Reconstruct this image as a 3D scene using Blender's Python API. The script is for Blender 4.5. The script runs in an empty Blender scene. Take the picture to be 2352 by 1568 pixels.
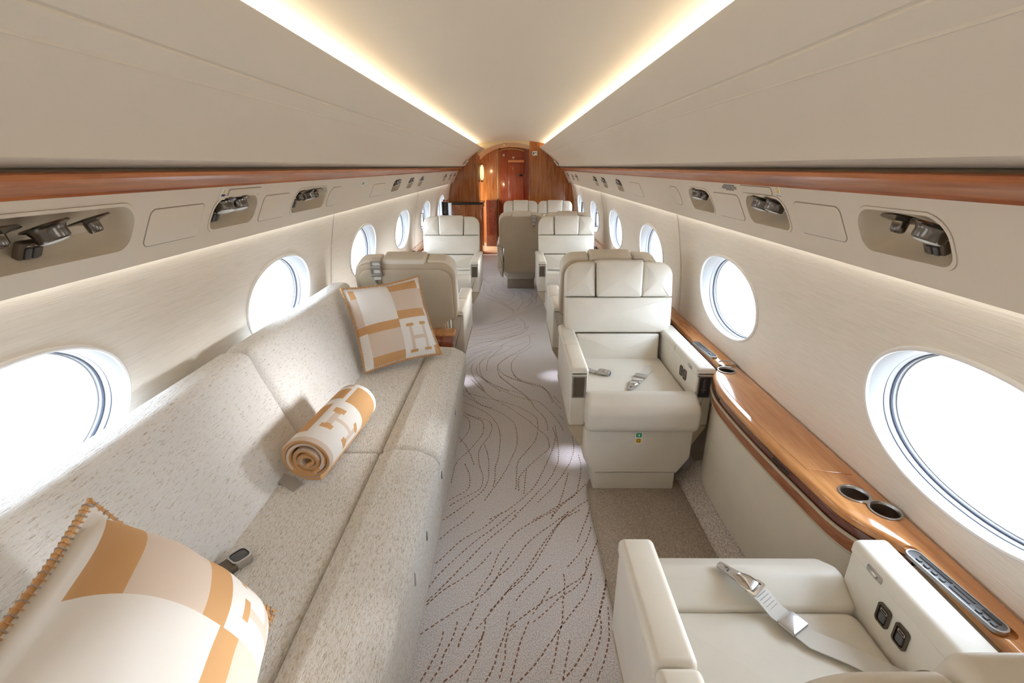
import bpy, bmesh, math, random
from mathutils import Vector, Matrix
random.seed(7)
PI = math.pi
scene = bpy.context.scene
COL = scene.collection
XC = -0.05          # cabin centre line
CAM_H = 1.45

# ------------------------------------------------------------------ materials
def new_mat(name):
    m = bpy.data.materials.new(name); m.use_nodes = True
    nt = m.node_tree; b = nt.nodes['Principled BSDF']
    return m, nt, b
def N(nt, typ, **kw):
    n = nt.nodes.new(typ)
    for k, v in kw.items():
        if k in n.inputs: n.inputs[k].default_value = v
        else: setattr(n, k, v)
    return n
def L(nt, a, b): nt.links.new(a, b)
def coords(nt, scale=(1, 1, 1), rot=(0, 0, 0)):
    tc = nt.nodes.new('ShaderNodeTexCoord'); mp = nt.nodes.new('ShaderNodeMapping')
    mp.inputs['Scale'].default_value = scale; mp.inputs['Rotation'].default_value = rot
    L(nt, tc.outputs['Object'], mp.inputs['Vector']); return mp.outputs['Vector']
def ramp(nt, fac, stops):
    r = nt.nodes.new('ShaderNodeValToRGB'); e = r.color_ramp.elements
    e[0].position, e[0].color = stops[0][0], (*stops[0][1], 1)
    e[1].position, e[1].color = stops[-1][0], (*stops[-1][1], 1)
    for p, c in stops[1:-1]:
        x = e.new(p); x.color = (*c, 1)
    L(nt, fac, r.inputs['Fac']); return r.outputs['Color']
def bump(nt, b, h, strength, dist):
    bp = N(nt, 'ShaderNodeBump', Strength=strength, Distance=dist)
    L(nt, h, bp.inputs['Height']); L(nt, bp.outputs['Normal'], b.inputs['Normal'])
def plain(name, col, rough=0.5, metal=0.0, coat=0.0, spec=0.5):
    m, nt, b = new_mat(name)
    b.inputs['Base Color'].default_value = (*col, 1); b.inputs['Roughness'].default_value = rough
    b.inputs['Metallic'].default_value = metal; b.inputs['Coat Weight'].default_value = coat
    b.inputs['Specular IOR Level'].default_value = spec
    return m
def leather(name, col, rough=0.42):
    m, nt, b = new_mat(name)
    v = coords(nt, (1, 1, 1))
    n1 = N(nt, 'ShaderNodeTexNoise', Scale=6.0, Detail=3.0); L(nt, v, n1.inputs['Vector'])
    c = ramp(nt, n1.outputs['Fac'], [(0.3, tuple(x * 0.95 for x in col)), (0.7, tuple(min(1, x * 1.03) for x in col))])
    L(nt, c, b.inputs['Base Color'])
    vo = N(nt, 'ShaderNodeTexVoronoi', Scale=420.0); L(nt, v, vo.inputs['Vector'])
    n2 = N(nt, 'ShaderNodeTexNoise', Scale=22.0, Detail=2.0); L(nt, v, n2.inputs['Vector'])
    ad = N(nt, 'ShaderNodeMath', operation='MULTIPLY_ADD'); ad.inputs[1].default_value = 0.05
    L(nt, vo.outputs['Distance'], ad.inputs[0]); L(nt, n2.outputs['Fac'], ad.inputs[2])
    bump(nt, b, ad.outputs[0], 0.12, 0.006)
    b.inputs['Roughness'].default_value = rough; b.inputs['Specular IOR Level'].default_value = 0.4
    return m
def wood(name, stops, scale, rough=0.22, coat=0.6, dist=3.0, fine=1.0):
    m, nt, b = new_mat(name)
    v = coords(nt, scale)
    n1 = N(nt, 'ShaderNodeTexNoise', Scale=1.0, Detail=6.0, Roughness=0.62, Distortion=dist); L(nt, v, n1.inputs['Vector'])
    v2 = coords(nt, tuple(s * 5 * fine for s in scale))
    n2 = N(nt, 'ShaderNodeTexNoise', Scale=1.0, Detail=3.0); L(nt, v2, n2.inputs['Vector'])
    mx = N(nt, 'ShaderNodeMath', operation='MULTIPLY_ADD'); mx.inputs[1].default_value = 0.35
    L(nt, n2.outputs['Fac'], mx.inputs[0]); L(nt, n1.outputs['Fac'], mx.inputs[2])
    c = ramp(nt, mx.outputs[0], stops); L(nt, c, b.inputs['Base Color'])
    b.inputs['Roughness'].default_value = rough; b.inputs['Coat Weight'].default_value = coat
    b.inputs['Coat Roughness'].default_value = 0.06
    return m
def emis(name, col, s):
    m, nt, b = new_mat(name)
    b.inputs['Base Color'].default_value = (0.8, 0.8, 0.8, 1)
    b.inputs['Emission Color'].default_value = (*col, 1); b.inputs['Emission Strength'].default_value = s
    return m

M = {}
M['leather'] = leather('cream_leather', (0.745, 0.705, 0.625))
M['leather_tan_shade'] = leather('tan_leather_shaded', (0.52, 0.44, 0.325))  # tan leather, darkened to put the seat backs' deeper shade into its colour
M['leather_panel'] = leather('ribbed_leather', (0.68, 0.62, 0.51), 0.55)
M['plastic'] = plain('cabin_lining', (0.73, 0.665, 0.575), 0.55, spec=0.3)
M['plastic_in'] = plain('recess_lining', (0.72, 0.64, 0.52), 0.5)
M['bin'] = plain('overhead_lining', (0.73, 0.665, 0.575), 0.6, spec=0.3)
M['seam'] = plain('seam_shadow_gap', (0.30, 0.255, 0.20), 0.8)
M['white_plastic'] = plain('window_plastic', (0.42, 0.425, 0.43), 0.4)
M['gasket'] = plain('window_gasket', (0.07, 0.08, 0.11), 0.5)
M['rim'] = plain('window_rim', (0.85, 0.84, 0.82), 0.35)
M['chrome'] = plain('chrome', (0.62, 0.60, 0.58), 0.18, 1.0)
M['dark_chrome'] = plain('black_nickel', (0.16, 0.14, 0.12), 0.22, 1.0)
M['bronze'] = plain('dark_bronze', (0.15, 0.12, 0.09), 0.38, 0.6)
M['satin'] = plain('satin_nickel', (0.50, 0.48, 0.46), 0.34, 1.0)
M['grey_plastic'] = plain('grey_keypad', (0.15, 0.152, 0.16), 0.42, 0.3)
M['dark'] = plain('dark_cavity', (0.035, 0.03, 0.026), 0.5)
M['button'] = plain('button_grey', (0.10, 0.10, 0.105), 0.35)
M['webbing'] = plain('belt_webbing', (0.66, 0.63, 0.58), 0.7)
M['web_stitch'] = plain('belt_stitching', (0.42, 0.39, 0.35), 0.8)
M['paper'] = plain('white_label', (0.85, 0.84, 0.82), 0.5)
M['ink'] = plain('black_ink', (0.03, 0.03, 0.04), 0.6)
M['yellow'] = plain('yellow_ink', (0.80, 0.53, 0.05), 0.5)
M['green'] = plain('green_ink', (0.03, 0.35, 0.16), 0.5)
M['navy'] = plain('navy_ink', (0.03, 0.04, 0.13), 0.5)
M['granite'] = plain('black_granite', (0.03, 0.032, 0.04), 0.15)
M['brass'] = plain('satin_brass', (0.52, 0.36, 0.16), 0.42, 0.8)
M['vault'] = plain('gold_lit_laminate', (0.60, 0.47, 0.27), 0.35)  # laminate with the gold lamp light of the arch put into its colour
M['caramel'] = plain('caramel_wool', (0.62, 0.365, 0.175), 0.95, spec=0.1)
M['blush'] = plain('blush_wool', (0.70, 0.585, 0.49), 0.95, spec=0.1)
M['ivory'] = plain('ivory_wool', (0.82, 0.79, 0.755), 0.95, spec=0.1)
M['thread'] = plain('grey_thread', (0.40, 0.33, 0.28), 0.9)
M['screen'] = plain('monitor_screen', (0.01, 0.012, 0.016), 0.12)
M['magazine'] = plain('magazine_cover', (0.32, 0.33, 0.36), 0.3)
M['led'] = emis('cove_led', (1.0, 0.95, 0.80), 10.5)
M['led_wash'] = emis('wash_led', (1.0, 0.95, 0.84), 3.6)
M['down'] = emis('downlight_lens', (1.0, 0.82, 0.5), 4.0)
M['sconce'] = emis('sconce_glass', (1.0, 0.80, 0.42), 0.7)
M['aisle_led'] = emis('aisle_led', (0.85, 0.86, 1.0), 12.0)
M['lens'] = plain('lamp_lens', (0.72, 0.76, 0.76), 0.12)
rails = [(0.30, (0.10, 0.020, 0.005)), (0.55, (0.33, 0.085, 0.022)), (0.75, (0.47, 0.15, 0.040)), (1.0, (0.56, 0.21, 0.065))]
M['wood_rail'] = wood('cherry_rail', rails, (10, 1.6, 22), 0.32, 0.06, 1.5)
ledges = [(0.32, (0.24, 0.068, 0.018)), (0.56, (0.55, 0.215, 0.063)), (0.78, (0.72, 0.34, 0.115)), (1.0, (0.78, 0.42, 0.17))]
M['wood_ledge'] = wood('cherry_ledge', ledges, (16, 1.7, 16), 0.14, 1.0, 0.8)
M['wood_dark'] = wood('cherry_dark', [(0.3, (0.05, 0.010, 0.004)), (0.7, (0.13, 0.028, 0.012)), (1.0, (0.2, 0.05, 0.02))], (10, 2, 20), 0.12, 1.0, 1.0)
M['wood_band'] = wood('cherry_band', [(0.3, (0.17, 0.05, 0.018)), (0.65, (0.34, 0.115, 0.043)), (1.0, (0.45, 0.19, 0.08))], (20, 7, 30), 0.3, 0.4, 2.0)
M['wood_wall'] = wood('quartered_veneer', [(0.34, (0.10, 0.022, 0.004)), (0.55, (0.28, 0.080, 0.016)), (0.70, (0.42, 0.145, 0.032)), (0.92, (0.52, 0.205, 0.055))], (34, 34, 1.8), 0.2, 0.55, 1.0, 1.0)
M['wood_door'] = wood('red_veneer', [(0.28, (0.12, 0.018, 0.006)), (0.6, (0.28, 0.055, 0.016)), (1.0, (0.38, 0.10, 0.03))], (20, 20, 1.2), 0.16, 1.0, 1.0)

# linen wall covering: fine horizontal threads
m, nt, b = new_mat('linen_wall'); M['linen'] = m
v = coords(nt, (8, 8, 260)); n1 = N(nt, 'ShaderNodeTexNoise', Scale=1.0, Detail=3.0, Roughness=0.7); L(nt, v, n1.inputs['Vector'])
c = ramp(nt, n1.outputs['Fac'], [(0.25, (0.80, 0.745, 0.66)), (0.5, (0.865, 0.815, 0.74)), (0.8, (0.91, 0.87, 0.81))])
L(nt, c, b.inputs['Base Color']); b.inputs['Roughness'].default_value = 0.8; b.inputs['Specular IOR Level'].default_value = 0.2
bump(nt, b, n1.outputs['Fac'], 0.35, 0.002)
# carpet pile
def carpet(name, c0, c1, sc):
    m, nt, b = new_mat(name)
    v = coords(nt, sc); n1 = N(nt, 'ShaderNodeTexNoise', Scale=1.0, Detail=2.0, Roughness=0.6); L(nt, v, n1.inputs['Vector'])
    c = ramp(nt, n1.outputs['Fac'], [(0.35, c0), (0.62, c1)]); L(nt, c, b.inputs['Base Color'])
    b.inputs['Roughness'].default_value = 1.0; b.inputs['Specular IOR Level'].default_value = 0.05
    bump(nt, b, n1.outputs['Fac'], 0.45, 0.003); return m
M['carpet'] = carpet('aisle_carpet', (0.52, 0.495, 0.505), (0.85, 0.825, 0.84), (260, 200, 260))
M['carpet_line'] = carpet('carpet_line', (0.20, 0.105, 0.065), (0.33, 0.19, 0.125), (260, 200, 260))
M['carpet_plain'] = carpet('plain_carpet', (0.30, 0.25, 0.205), (0.54, 0.47, 0.40), (230, 300, 300))
M['carpet_duct'] = carpet('duct_tweed', (0.40, 0.34, 0.29), (0.72, 0.66, 0.60), (200, 120, 200))
M['carpet_tile'] = plain('vestibule_floor', (0.50, 0.27, 0.13), 0.5)
# chenille sofa fabric: ribs along the length with darker flecks
def chenille(name, sc, stops, bs):
    m, nt, b = new_mat(name)
    v = coords(nt, sc)
    n1 = N(nt, 'ShaderNodeTexNoise', Scale=1.0, Detail=3.0, Roughness=0.6, Distortion=0.35); L(nt, v, n1.inputs['Vector'])
    v2 = coords(nt, (sc[0] * 1.7, sc[1] * 3.2, sc[2] * 1.7))
    n2 = N(nt, 'ShaderNodeTexNoise', Scale=1.0, Detail=1.0); L(nt, v2, n2.inputs['Vector'])
    mx = N(nt, 'ShaderNodeMath', operation='MULTIPLY_ADD'); mx.inputs[1].default_value = 0.35
    L(nt, n2.outputs['Fac'], mx.inputs[0]); L(nt, n1.outputs['Fac'], mx.inputs[2])
    c = ramp(nt, mx.outputs[0], stops)
    L(nt, c, b.inputs['Base Color']); b.inputs['Roughness'].default_value = 0.95; b.inputs['Specular IOR Level'].default_value = 0.15
    bump(nt, b, mx.outputs[0], bs, 0.009); return m
M['chenille'] = chenille('chenille_seat', (230, 66, 230), [(0.46, (0.55, 0.475, 0.385)), (0.57, (0.75, 0.705, 0.63)), (0.70, (0.88, 0.86, 0.82))], 0.7)
M['chenille_back'] = chenille('chenille_back', (300, 40, 300), [(0.45, (0.52, 0.455, 0.385)), (0.54, (0.79, 0.755, 0.70)), (0.62, (0.89, 0.875, 0.85))], 0.6)
# pane: clear thin glass
m, nt, b = new_mat('window_pane'); M['pane'] = m
nt.nodes.remove(b); out = nt.nodes['Material Output']
tr = N(nt, 'ShaderNodeBsdfTransparent'); tr.inputs['Color'].default_value = (0.97, 0.985, 1, 1)
gl = N(nt, 'ShaderNodeBsdfGlossy', Roughness=0.02); mx = N(nt, 'ShaderNodeMixShader')
mx.inputs[0].default_value = 0.06
L(nt, tr.outputs[0], mx.inputs[1]); L(nt, gl.outputs[0], mx.inputs[2]); L(nt, mx.outputs[0], out.inputs['Surface'])

# ------------------------------------------------------------------ mesh helpers
def link(name, me, parent=None):
    o = bpy.data.objects.new(name, me); COL.objects.link(o)
    if parent is not None: o.parent = parent
    return o
def tag(o, label=None, cat=None, group=None, kind=None):
    if label: o['label'] = label
    if cat: o['category'] = cat
    if group: o['group'] = group
    if kind: o['kind'] = kind
    return o
def empty(name, loc=(0, 0, 0), rz=0.0):
    o = bpy.data.objects.new(name, None); COL.objects.link(o)
    o.location = loc; o.rotation_euler = (0, 0, rz); o.empty_display_size = 0.05
    return o
class MB:
    def __init__(s): s.v = []; s.f = []; s.mi = []; s.mats = []
    def mat(s, m):
        if m not in s.mats: s.mats.append(m)
        return s.mats.index(m)
    def add(s, verts, faces, m):
        k = len(s.v); i = s.mat(m)
        s.v += [tuple(p) for p in verts]
        for f in faces: s.f.append(tuple(k + q for q in f)); s.mi.append(i)
        return s
    def build(s, name, parent=None, sharp=38, matrix=None):
        me = bpy.data.meshes.new(name)
        me.from_pydata(s.v, [], s.f)
        for m in s.mats: me.materials.append(M[m])
        me.polygons.foreach_set('material_index', s.mi)
        if matrix is not None: me.transform(matrix)
        bm = bmesh.new(); bm.from_mesh(me)
        bmesh.ops.recalc_face_normals(bm, faces=bm.faces); bm.to_mesh(me); bm.free()
        me.polygons.foreach_set('use_smooth', [True] * len(me.polygons))
        if sharp: me.set_sharp_from_angle(angle=math.radians(sharp))
        me.update()
        return link(name, me, parent)
def roundpoly(pts, rad, n=6):
    """fillet each corner of a polygon"""
    out = []; K = len(pts)
    if not hasattr(rad, '__len__'): rad = [rad] * K
    for i in range(K):
        p = Vector(pts[i]); a = Vector(pts[i - 1]) - p; c = Vector(pts[(i + 1) % K]) - p
        r = min(rad[i], a.length * 0.49, c.length * 0.49)
        if r < 1e-5: out.append(tuple(p)); continue
        ang = a.angle(c)
        if ang > 3.12 or ang < 0.02: out.append(tuple(p)); continue
        t = min(r / math.tan(ang / 2), a.length * 0.49, c.length * 0.49)
        p0 = p + a.normalized() * t; p1 = p + c.normalized() * t
        for j in range(n + 1):
            u = j / n; w = 0.5523
            c0 = p0.lerp(p, w); c1 = p1.lerp(p, w)
            out.append(tuple(p0 * (1 - u) ** 3 + c0 * 3 * u * (1 - u) ** 2 + c1 * 3 * u * u * (1 - u) + p1 * u ** 3))
    return out
def rr(w, h, r, cx=0, cy=0, n=6):
    x, y = w / 2, h / 2
    return roundpoly([(cx - x, cy - y), (cx + x, cy - y), (cx + x, cy + y), (cx - x, cy + y)], r, n)
def inset(P, d):
    out = []; K = len(P)
    ar = sum(P[i - 1][0] * P[i][1] - P[i][0] * P[i - 1][1] for i in range(K)); sg = 1 if ar > 0 else -1
    for i in range(K):
        p = Vector(P[i]); j = i - 1
        while (Vector(P[j]) - p).length < 1e-7: j -= 1
        q = (i + 1) % K
        while (Vector(P[q]) - p).length < 1e-7: q = (q + 1) % K
        e1 = (p - Vector(P[j])).normalized(); e2 = (Vector(P[q]) - p).normalized()
        n1 = Vector((-e1.y, e1.x)) * sg; n2 = Vector((-e2.y, e2.x)) * sg
        b = n1 + n2
        b = b / max(0.35, (1 + n1.dot(n2))) if b.length > 1e-6 else n1
        out.append(tuple(p + b * d))
    return out
def frame(O=(0, 0, 0), U=(1, 0, 0), V=(0, 0, 1), W=(0, -1, 0)):
    O, U, V, W = map(Vector, (O, U, V, W))
    return lambda u, v, w: O + U * u + V * v + W * w
FX = lambda x0=0.0: frame((x0, 0, 0), (0, 1, 0), (0, 0, 1), (1, 0, 0))   # profile in (y,z), depth along +x
FY = lambda y0=0.0: frame((0, y0, 0), (1, 0, 0), (0, 0, 1), (0, 1, 0))   # profile in (x,z), depth along +y
FZ = lambda z0=0.0: frame((0, 0, z0), (1, 0, 0), (0, 1, 0), (0, 0, 1))   # profile in (x,y), depth along +z
def pad(mb, P, t, fr, m, e=0.01, dome=0.0, both=True, k=4, inner=(0.94, 0.8, 0.55, 0.25), pw=3.0):
    """padded slab: outline P, thickness t, rounded edges, domed front (w=t), optionally rounded back"""
    K = len(P); rings = []
    arc = [(e * (1 - math.cos(a)), e * (1 - math.sin(a))) for a in [PI / 2 * i / k for i in range(k + 1)]]
    if both:
        for d, h in [(e * (1 - math.sin(PI / 2 * i / k)), e * (1 - math.cos(PI / 2 * i / k))) for i in range(k + 1)]:
            rings.append((inset(P, d) if d > 1e-9 else P, h))
    else: rings.append((P, 0.0))
    for i in range(k + 1):
        a = PI / 2 * i / k; d = e * (1 - math.cos(a)); h = t - e * (1 - math.sin(a))
        rings.append((inset(P, d) if d > 1e-9 else P, h))
    last = rings[-1][0]; c = Vector((sum(p[0] for p in last) / K, sum(p[1] for p in last) / K))
    if dome:
        for f in inner:
            rings.append(([tuple(c + (Vector(p) - c) * f) for p in last], t + dome * (1 - f ** pw)))
    V = [fr(p[0], p[1], h) for R, h in rings for p in R]; F = []
    nr = len(rings)
    for r in range(nr - 1):
        for i in range(K):
            j = (i + 1) % K
            F.append((r * K + i, r * K + j, (r + 1) * K + j, (r + 1) * K + i))
    F.append(tuple(reversed(range(K))))
    if dome:
        V.append(fr(c.x, c.y, t + dome)); q = len(V) - 1; o = (nr - 1) * K
        for i in range(K): F.append((o + i, o + (i + 1) % K, q))
    else: F.append(tuple((nr - 1) * K + i for i in range(K)))
    mb.add(V, F, m); return mb
def box(mb, lo, hi, m, e=0.004):
    w, d = hi[0] - lo[0], hi[1] - lo[1]; t = hi[2] - lo[2]
    e = min(e, w * .45, d * .45, t * .45)
    return pad(mb, rr(w, d, e, (lo[0] + hi[0]) / 2, (lo[1] + hi[1]) / 2, 3), t, FZ(lo[2]), m, e=e, k=2)
def ringpad(mb, P, Q, t, fr, m):
    """flat frame between outline P and inner outline Q (same count)"""
    K = len(P)
    V = [fr(p[0], p[1], h) for R, h in ((P, 0), (P, t), (Q, t), (Q, 0)) for p in R]; F = []
    for r in range(4):
        for i in range(K):
            j = (i + 1) % K; s = (r + 1) % 4
            F.append((r * K + i, r * K + j, s * K + j, s * K + i))
    return mb.add(V, F, m)
def basis(d):
    d = Vector(d).normalized(); a = Vector((0, 0, 1)) if abs(d.z) < 0.9 else Vector((1, 0, 0))
    u = d.cross(a).normalized(); return u, d.cross(u), d
def tube(mb, pts, r, m, n=8, closed=False):
    pts = [Vector(p) for p in pts]; K = len(pts); V = []; F = []
    for i, p in enumerate(pts):
        if closed: d = pts[(i + 1) % K] - pts[i - 1]
        else: d = pts[min(i + 1, K - 1)] - pts[max(i - 1, 0)]
        d = d.normalized()
        if i == 0: u, w, _ = basis(d)
        else: u = (u - d * u.dot(d)).normalized(); w = d.cross(u)
        for j in range(n):
            a = 2 * PI * j / n; V.append(p + u * (r * math.cos(a)) + w * (r * math.sin(a)))
    R = K if closed else K - 1
    for i in range(R):
        for j in range(n):
            k = (j + 1) % n; q = (i + 1) % K
            F.append((i * n + j, i * n + k, q * n + k, q * n + j))
    if not closed: F += [tuple(range(n)), tuple(reversed(range((K - 1) * n, K * n)))]
    return mb.add(V, F, m)
def lathe(mb, prof, O, A, m, n=28, cap=True):
    """prof: (radius, height along A)"""
    O = Vector(O); u, w, d = basis(A); V = []; F = []
    for r, h in prof:
        for j in range(n):
            a = 2 * PI * j / n; V.append(O + d * h + (u * math.cos(a) + w * math.sin(a)) * r)
    for i in range(len(prof) - 1):
        for j in range(n):
            k = (j + 1) % n; F.append((i * n + j, i * n + k, (i + 1) * n + k, (i + 1) * n + j))
    if cap: F += [tuple(range(n)), tuple(range((len(prof) - 1) * n, len(prof) * n))]
    return mb.add(V, F, m)
def strip(mb, pts, wv, t, m):
    """flat webbing: centre line pts, half width vector per point, thickness along z"""
    V = []; F = []; K = len(pts)
    for i, p in enumerate(pts):
        p = Vector(p); w = Vector(wv[i] if isinstance(wv, list) else wv); up = Vector((0, 0, t))
        V += [p - w, p + w, p + w + up, p - w + up]
    for i in range(K - 1):
        for j in range(4):
            k = (j + 1) % 4; F.append((i * 4 + j, i * 4 + k, i * 4 + 4 + k, i * 4 + 4 + j))
    F += [(0, 1, 2, 3), tuple((K - 1) * 4 + q for q in (0, 1, 2, 3))]
    return mb.add(V, F, m)
def surf(mb, fn, us, vs, m, closed_u=False):
    V = [fn(u, v) for u in us for v in vs]; F = []; nv = len(vs); nu = len(us)
    for i in range(nu if closed_u else nu - 1):
        for j in range(nv - 1):
            k = (i + 1) % nu; F.append((i * nv + j, k * nv + j, k * nv + j + 1, i * nv + j + 1))
    return mb.add(V, F, m)
def lin(a, b, n): return [a + (b - a) * i / n for i in range(n + 1)]
def holed(mb, fn, rect, center, outline, m, rings=7):
    """surface patch fn(a,b) over rect with a hole (outline: list of (a,b) round the centre)"""
    a0, a1, b0, b1 = rect; ca, cb = center
    cor = [math.atan2(b - cb, a - ca) for a, b in ((a0, b0), (a1, b0), (a1, b1), (a0, b1))]
    pts = sorted([(math.atan2(b - cb, a - ca), a, b) for a, b in outline])
    angs = [p[0] for p in pts]
    for c in cor:
        i = min(range(len(angs)), key=lambda i: abs(angs[i] - c)); pts[i] = (c, pts[i][1], pts[i][2]); angs[i] = c
    K = len(pts); V = []; F = []
    for r in range(rings + 1):
        f = (r / rings) ** 1.4
        for an, a, b in pts:
            ca_, sa_ = math.cos(an), math.sin(an)
            ta = ((a1 - ca) / ca_ if ca_ > 0 else (a0 - ca) / ca_) if abs(ca_) > 1e-9 else 1e9
            tb = ((b1 - cb) / sa_ if sa_ > 0 else (b0 - cb) / sa_) if abs(sa_) > 1e-9 else 1e9
            t = min(ta, tb); oa, ob = ca + ca_ * t, cb + sa_ * t
            V.append(fn(a + (oa - a) * f, b + (ob - b) * f))
    for r in range(rings):
        for i in range(K):
            j = (i + 1) % K; F.append((r * K + i, r * K + j, (r + 1) * K + j, (r + 1) * K + i))
    return mb.add(V, F, m)
def cut(o, cutters):
    """subtract cutter MBs from o and keep plain mesh data"""
    for c in cutters:
        co = c.build('cutter'); co.parent = o.parent; md = o.modifiers.new('b', 'BOOLEAN'); md.object = co; md.operation = 'DIFFERENCE'; md.solver = 'EXACT'
        bpy.context.view_layer.update()
        me = bpy.data.meshes.new_from_object(o.evaluated_get(bpy.context.evaluated_depsgraph_get()))
        o.modifiers.clear(); o.data = me
        bpy.data.objects.remove(co)
    o.data.set_sharp_from_angle(angle=math.radians(38)); return o
def copy_tree(o, parent=None):
    c = o.copy(); COL.objects.link(c)
    if parent is not None: c.parent = parent
    for ch in list(o.children): copy_tree(ch, c)
    return c

SKY, EXPO, SUN = 6.2, 0.79, 3.2

# ------------------------------------------------------------------ cabin shell
Y0, Y1 = -3.6, 8.3
def half(z): return 1.07 - (0.195 * (z - 0.55) ** 2 if z > 0.55 else 0.0)
WIN_Y = [-3.0, -1.70, -0.39, 0.92, 2.20, 3.515, 4.80, 6.10, 7.40]
EDGES = [-2.35, -1.05, 0.265, 1.56, 2.86, 4.16, 5.45, 6.75, 8.30]
WZ, WA, WB = 0.875, 0.312, 0.182
Z_TOP = 1.215
def ellipse(yc, zc, a, b, n=72, p=2.15):
    out = []
    for i in range(n):
        t = 2 * PI * (i + 0.37) / n; c, s = math.cos(t), math.sin(t)
        out.append((yc + a * math.copysign(abs(c) ** (2 / p), c), zc + b * math.copysign(abs(s) ** (2 / p), s)))
    return out
for side, sg in (('left', -1), ('right', 1)):
    mb = MB()
    def wx(y, z, extra=0.0):
        g = min(abs(y - q) for q in (2.86, 5.45))
        return (XC + sg * (half(z) + extra + 0.0035 * max(0, 1 - g / 0.005)), y, z)
    for yc, a, b in zip(WIN_Y, [Y0] + EDGES[:-1], EDGES):
        holed(mb, wx, (a - 0.002, b + 0.002, 0.0, Z_TOP), (yc, WZ), ellipse(yc, WZ, WA, WB), 'linen', 9)
        # groove columns at the panel joints
        for q in (a,):
            if q in (2.86, 5.45):
                surf(mb, lambda u, w: (wx(q + u, w)[0] - sg * 0.0004, q + u, w), [-.012, -.005, -.0025, 0, .0025, .005, .012], lin(0, Z_TOP, 24), 'linen')
    o = mb.build('wall_' + side)
    tag(o, 'cream linen covered cabin side wall on the %s with oval window openings' % side, 'wall', kind='structure')

    # windows
    for n, yc in enumerate(WIN_Y):
        def wpt(y, z, d): return (XC + sg * (half(z) + d), y, z)
        E0 = ellipse(yc, WZ, WA, WB)
        rev = MB(); K = len(E0)
        prof = [(0.0, 1.0), (0.006, 0.993), (0.028, 0.982), (0.052, 0.972), (0.062, 0.965), (0.074, 0.955)]
        V = []; F = []
        for d, s in prof:
            for y, z in E0: V.append((XC + sg * (half(z) * (1 - d / 0.074) + half(WZ) * (d / 0.074) + d), yc + (y - yc) * s, WZ + (z - WZ) * s))
        for i in range(len(prof) - 1):
            for j in range(K):
                k = (j + 1) % K; F.append((i * K + j, i * K + k, (i + 1) * K + k, (i + 1) * K + j))
        rev.add(V, F, 'white_plastic')
        root = rev.build('window_%d' % (n + 1 + (9 if sg > 0 else 0)))
        which = ['rearmost', 'second from the rear', 'third from the rear', 'nearest visible', 'second', 'third', 'fourth', 'fifth', 'sixth'][n]
        tag(root, ('%s oval cabin window on the %s wall with white reveal' % (which, side)), 'window', kind='structure')
        rim = MB(); tube(rim, [(XC + sg * (half(z) - 0.002), y, z) for y, z in ellipse(yc, WZ, WA + .004, WB + .004)], 0.0065, 'rim', 8, True)
        rim.build('window_rim', root)
        gk = MB(); xg = XC + sg * (half(WZ) + 0.063)
        tube(gk, [(xg, yc + (y - yc) * .967, WZ + (z - WZ) * .967) for y, z in E0], 0.0045, 'gasket', 8, True)
        gk.build('window_seal', root)
        ir = MB(); tube(ir, [(XC + sg * (half(WZ) + 0.044), yc + (y - yc) * .979, WZ + (z - WZ) * .979) for y, z in E0], 0.0018, 'gasket', 6, True)
        ir.build('shade_track', root)
        pn = MB(); xp = XC + sg * (half(WZ) + 0.082)
        P = [(yc + (y - yc) * .97, WZ + (z - WZ) * .97) for y, z in E0]
        pn.add([(xp, y, z) for y, z in P] + [(xp + sg * .006, y, z) for y, z in P], [tuple(range(K)), tuple(range(K, 2 * K))], 'pane')
        pn.build('pane', root)
        # outer frame ring hides the edge of the skin
        orr = MB(); Q = [(yc + (y - yc) * 1.25, WZ + (z - WZ) * 1.25) for y, z in E0]
        ringpad(orr, Q, [(yc + (y - yc) * .942, WZ + (z - WZ) * .942) for y, z in E0], 0.012, lambda u, v, w: Vector((XC + sg * (half(WZ) + 0.074 + w), u, v)), 'white_plastic')
        orr.build('outer_frame', root)

    # passenger service panel (sloped) with sunken light wells
    S_LEN = 0.219
    def ps(y, s, d=0.0):      # d: distance out of the cabin, behind the panel
        f = s / S_LEN
        return Vector((XC + sg * (0.85 + 0.10 * f + d * 0.89), y, 1.40 - 0.195 * f + d * 0.456))
    WELLS = {1: [(1.070, .262, .112), (1.663, .268, .108), (2.262, .266, .106), (4.05, .22, .10), (4.72, .20, .10), (5.22, .20, .10), (6.80, .2, .095), (7.30, .2, .095), (7.85, .2, .095)],
             -1: [(0.935, .55, .122), (1.675, .27, .108), (2.315, .375, .108), (4.05, .26, .10), (4.60, .22, .10), (5.12, .2, .10), (6.90, .2, .095), (7.50, .2, .095), (7.92, .16, .09)]}[sg]
    mb = MB(); last = Y0
    for i, (yc, w, h) in enumerate(WELLS):
        nxt = (yc + w / 2 + WELLS[i + 1][0] - WELLS[i + 1][1] / 2) / 2 if i + 1 < len(WELLS) else Y1
        if i == 0:
            a = yc - w / 2 - 0.1; surf(mb, ps, lin(Y0, a, 4), [0, S_LEN], 'plastic'); last = a
        O = rr(w, h, [h * .48, h * .48, h * .3, h * .3], yc, 0.102, 8)
        holed(mb, ps, (last, nxt, 0, S_LEN), (yc, 0.102), O, 'plastic', 2); last = nxt
    # lower lip turning back to the wall
    surf(mb, lambda y, t: ps(y, S_LEN) + Vector((sg * 0.038 * t, 0, 0.012 * t - 0.006 * math.sin(PI * min(1, t * 2)))), [Y0, Y1], [0, .25, .5, .75, 1], 'plastic')
    o = mb.build('trim_service_panel_' + side)
    tag(o, 'long sloped beige service panel above the %s windows with light wells' % side, 'panel', kind='structure')

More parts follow.
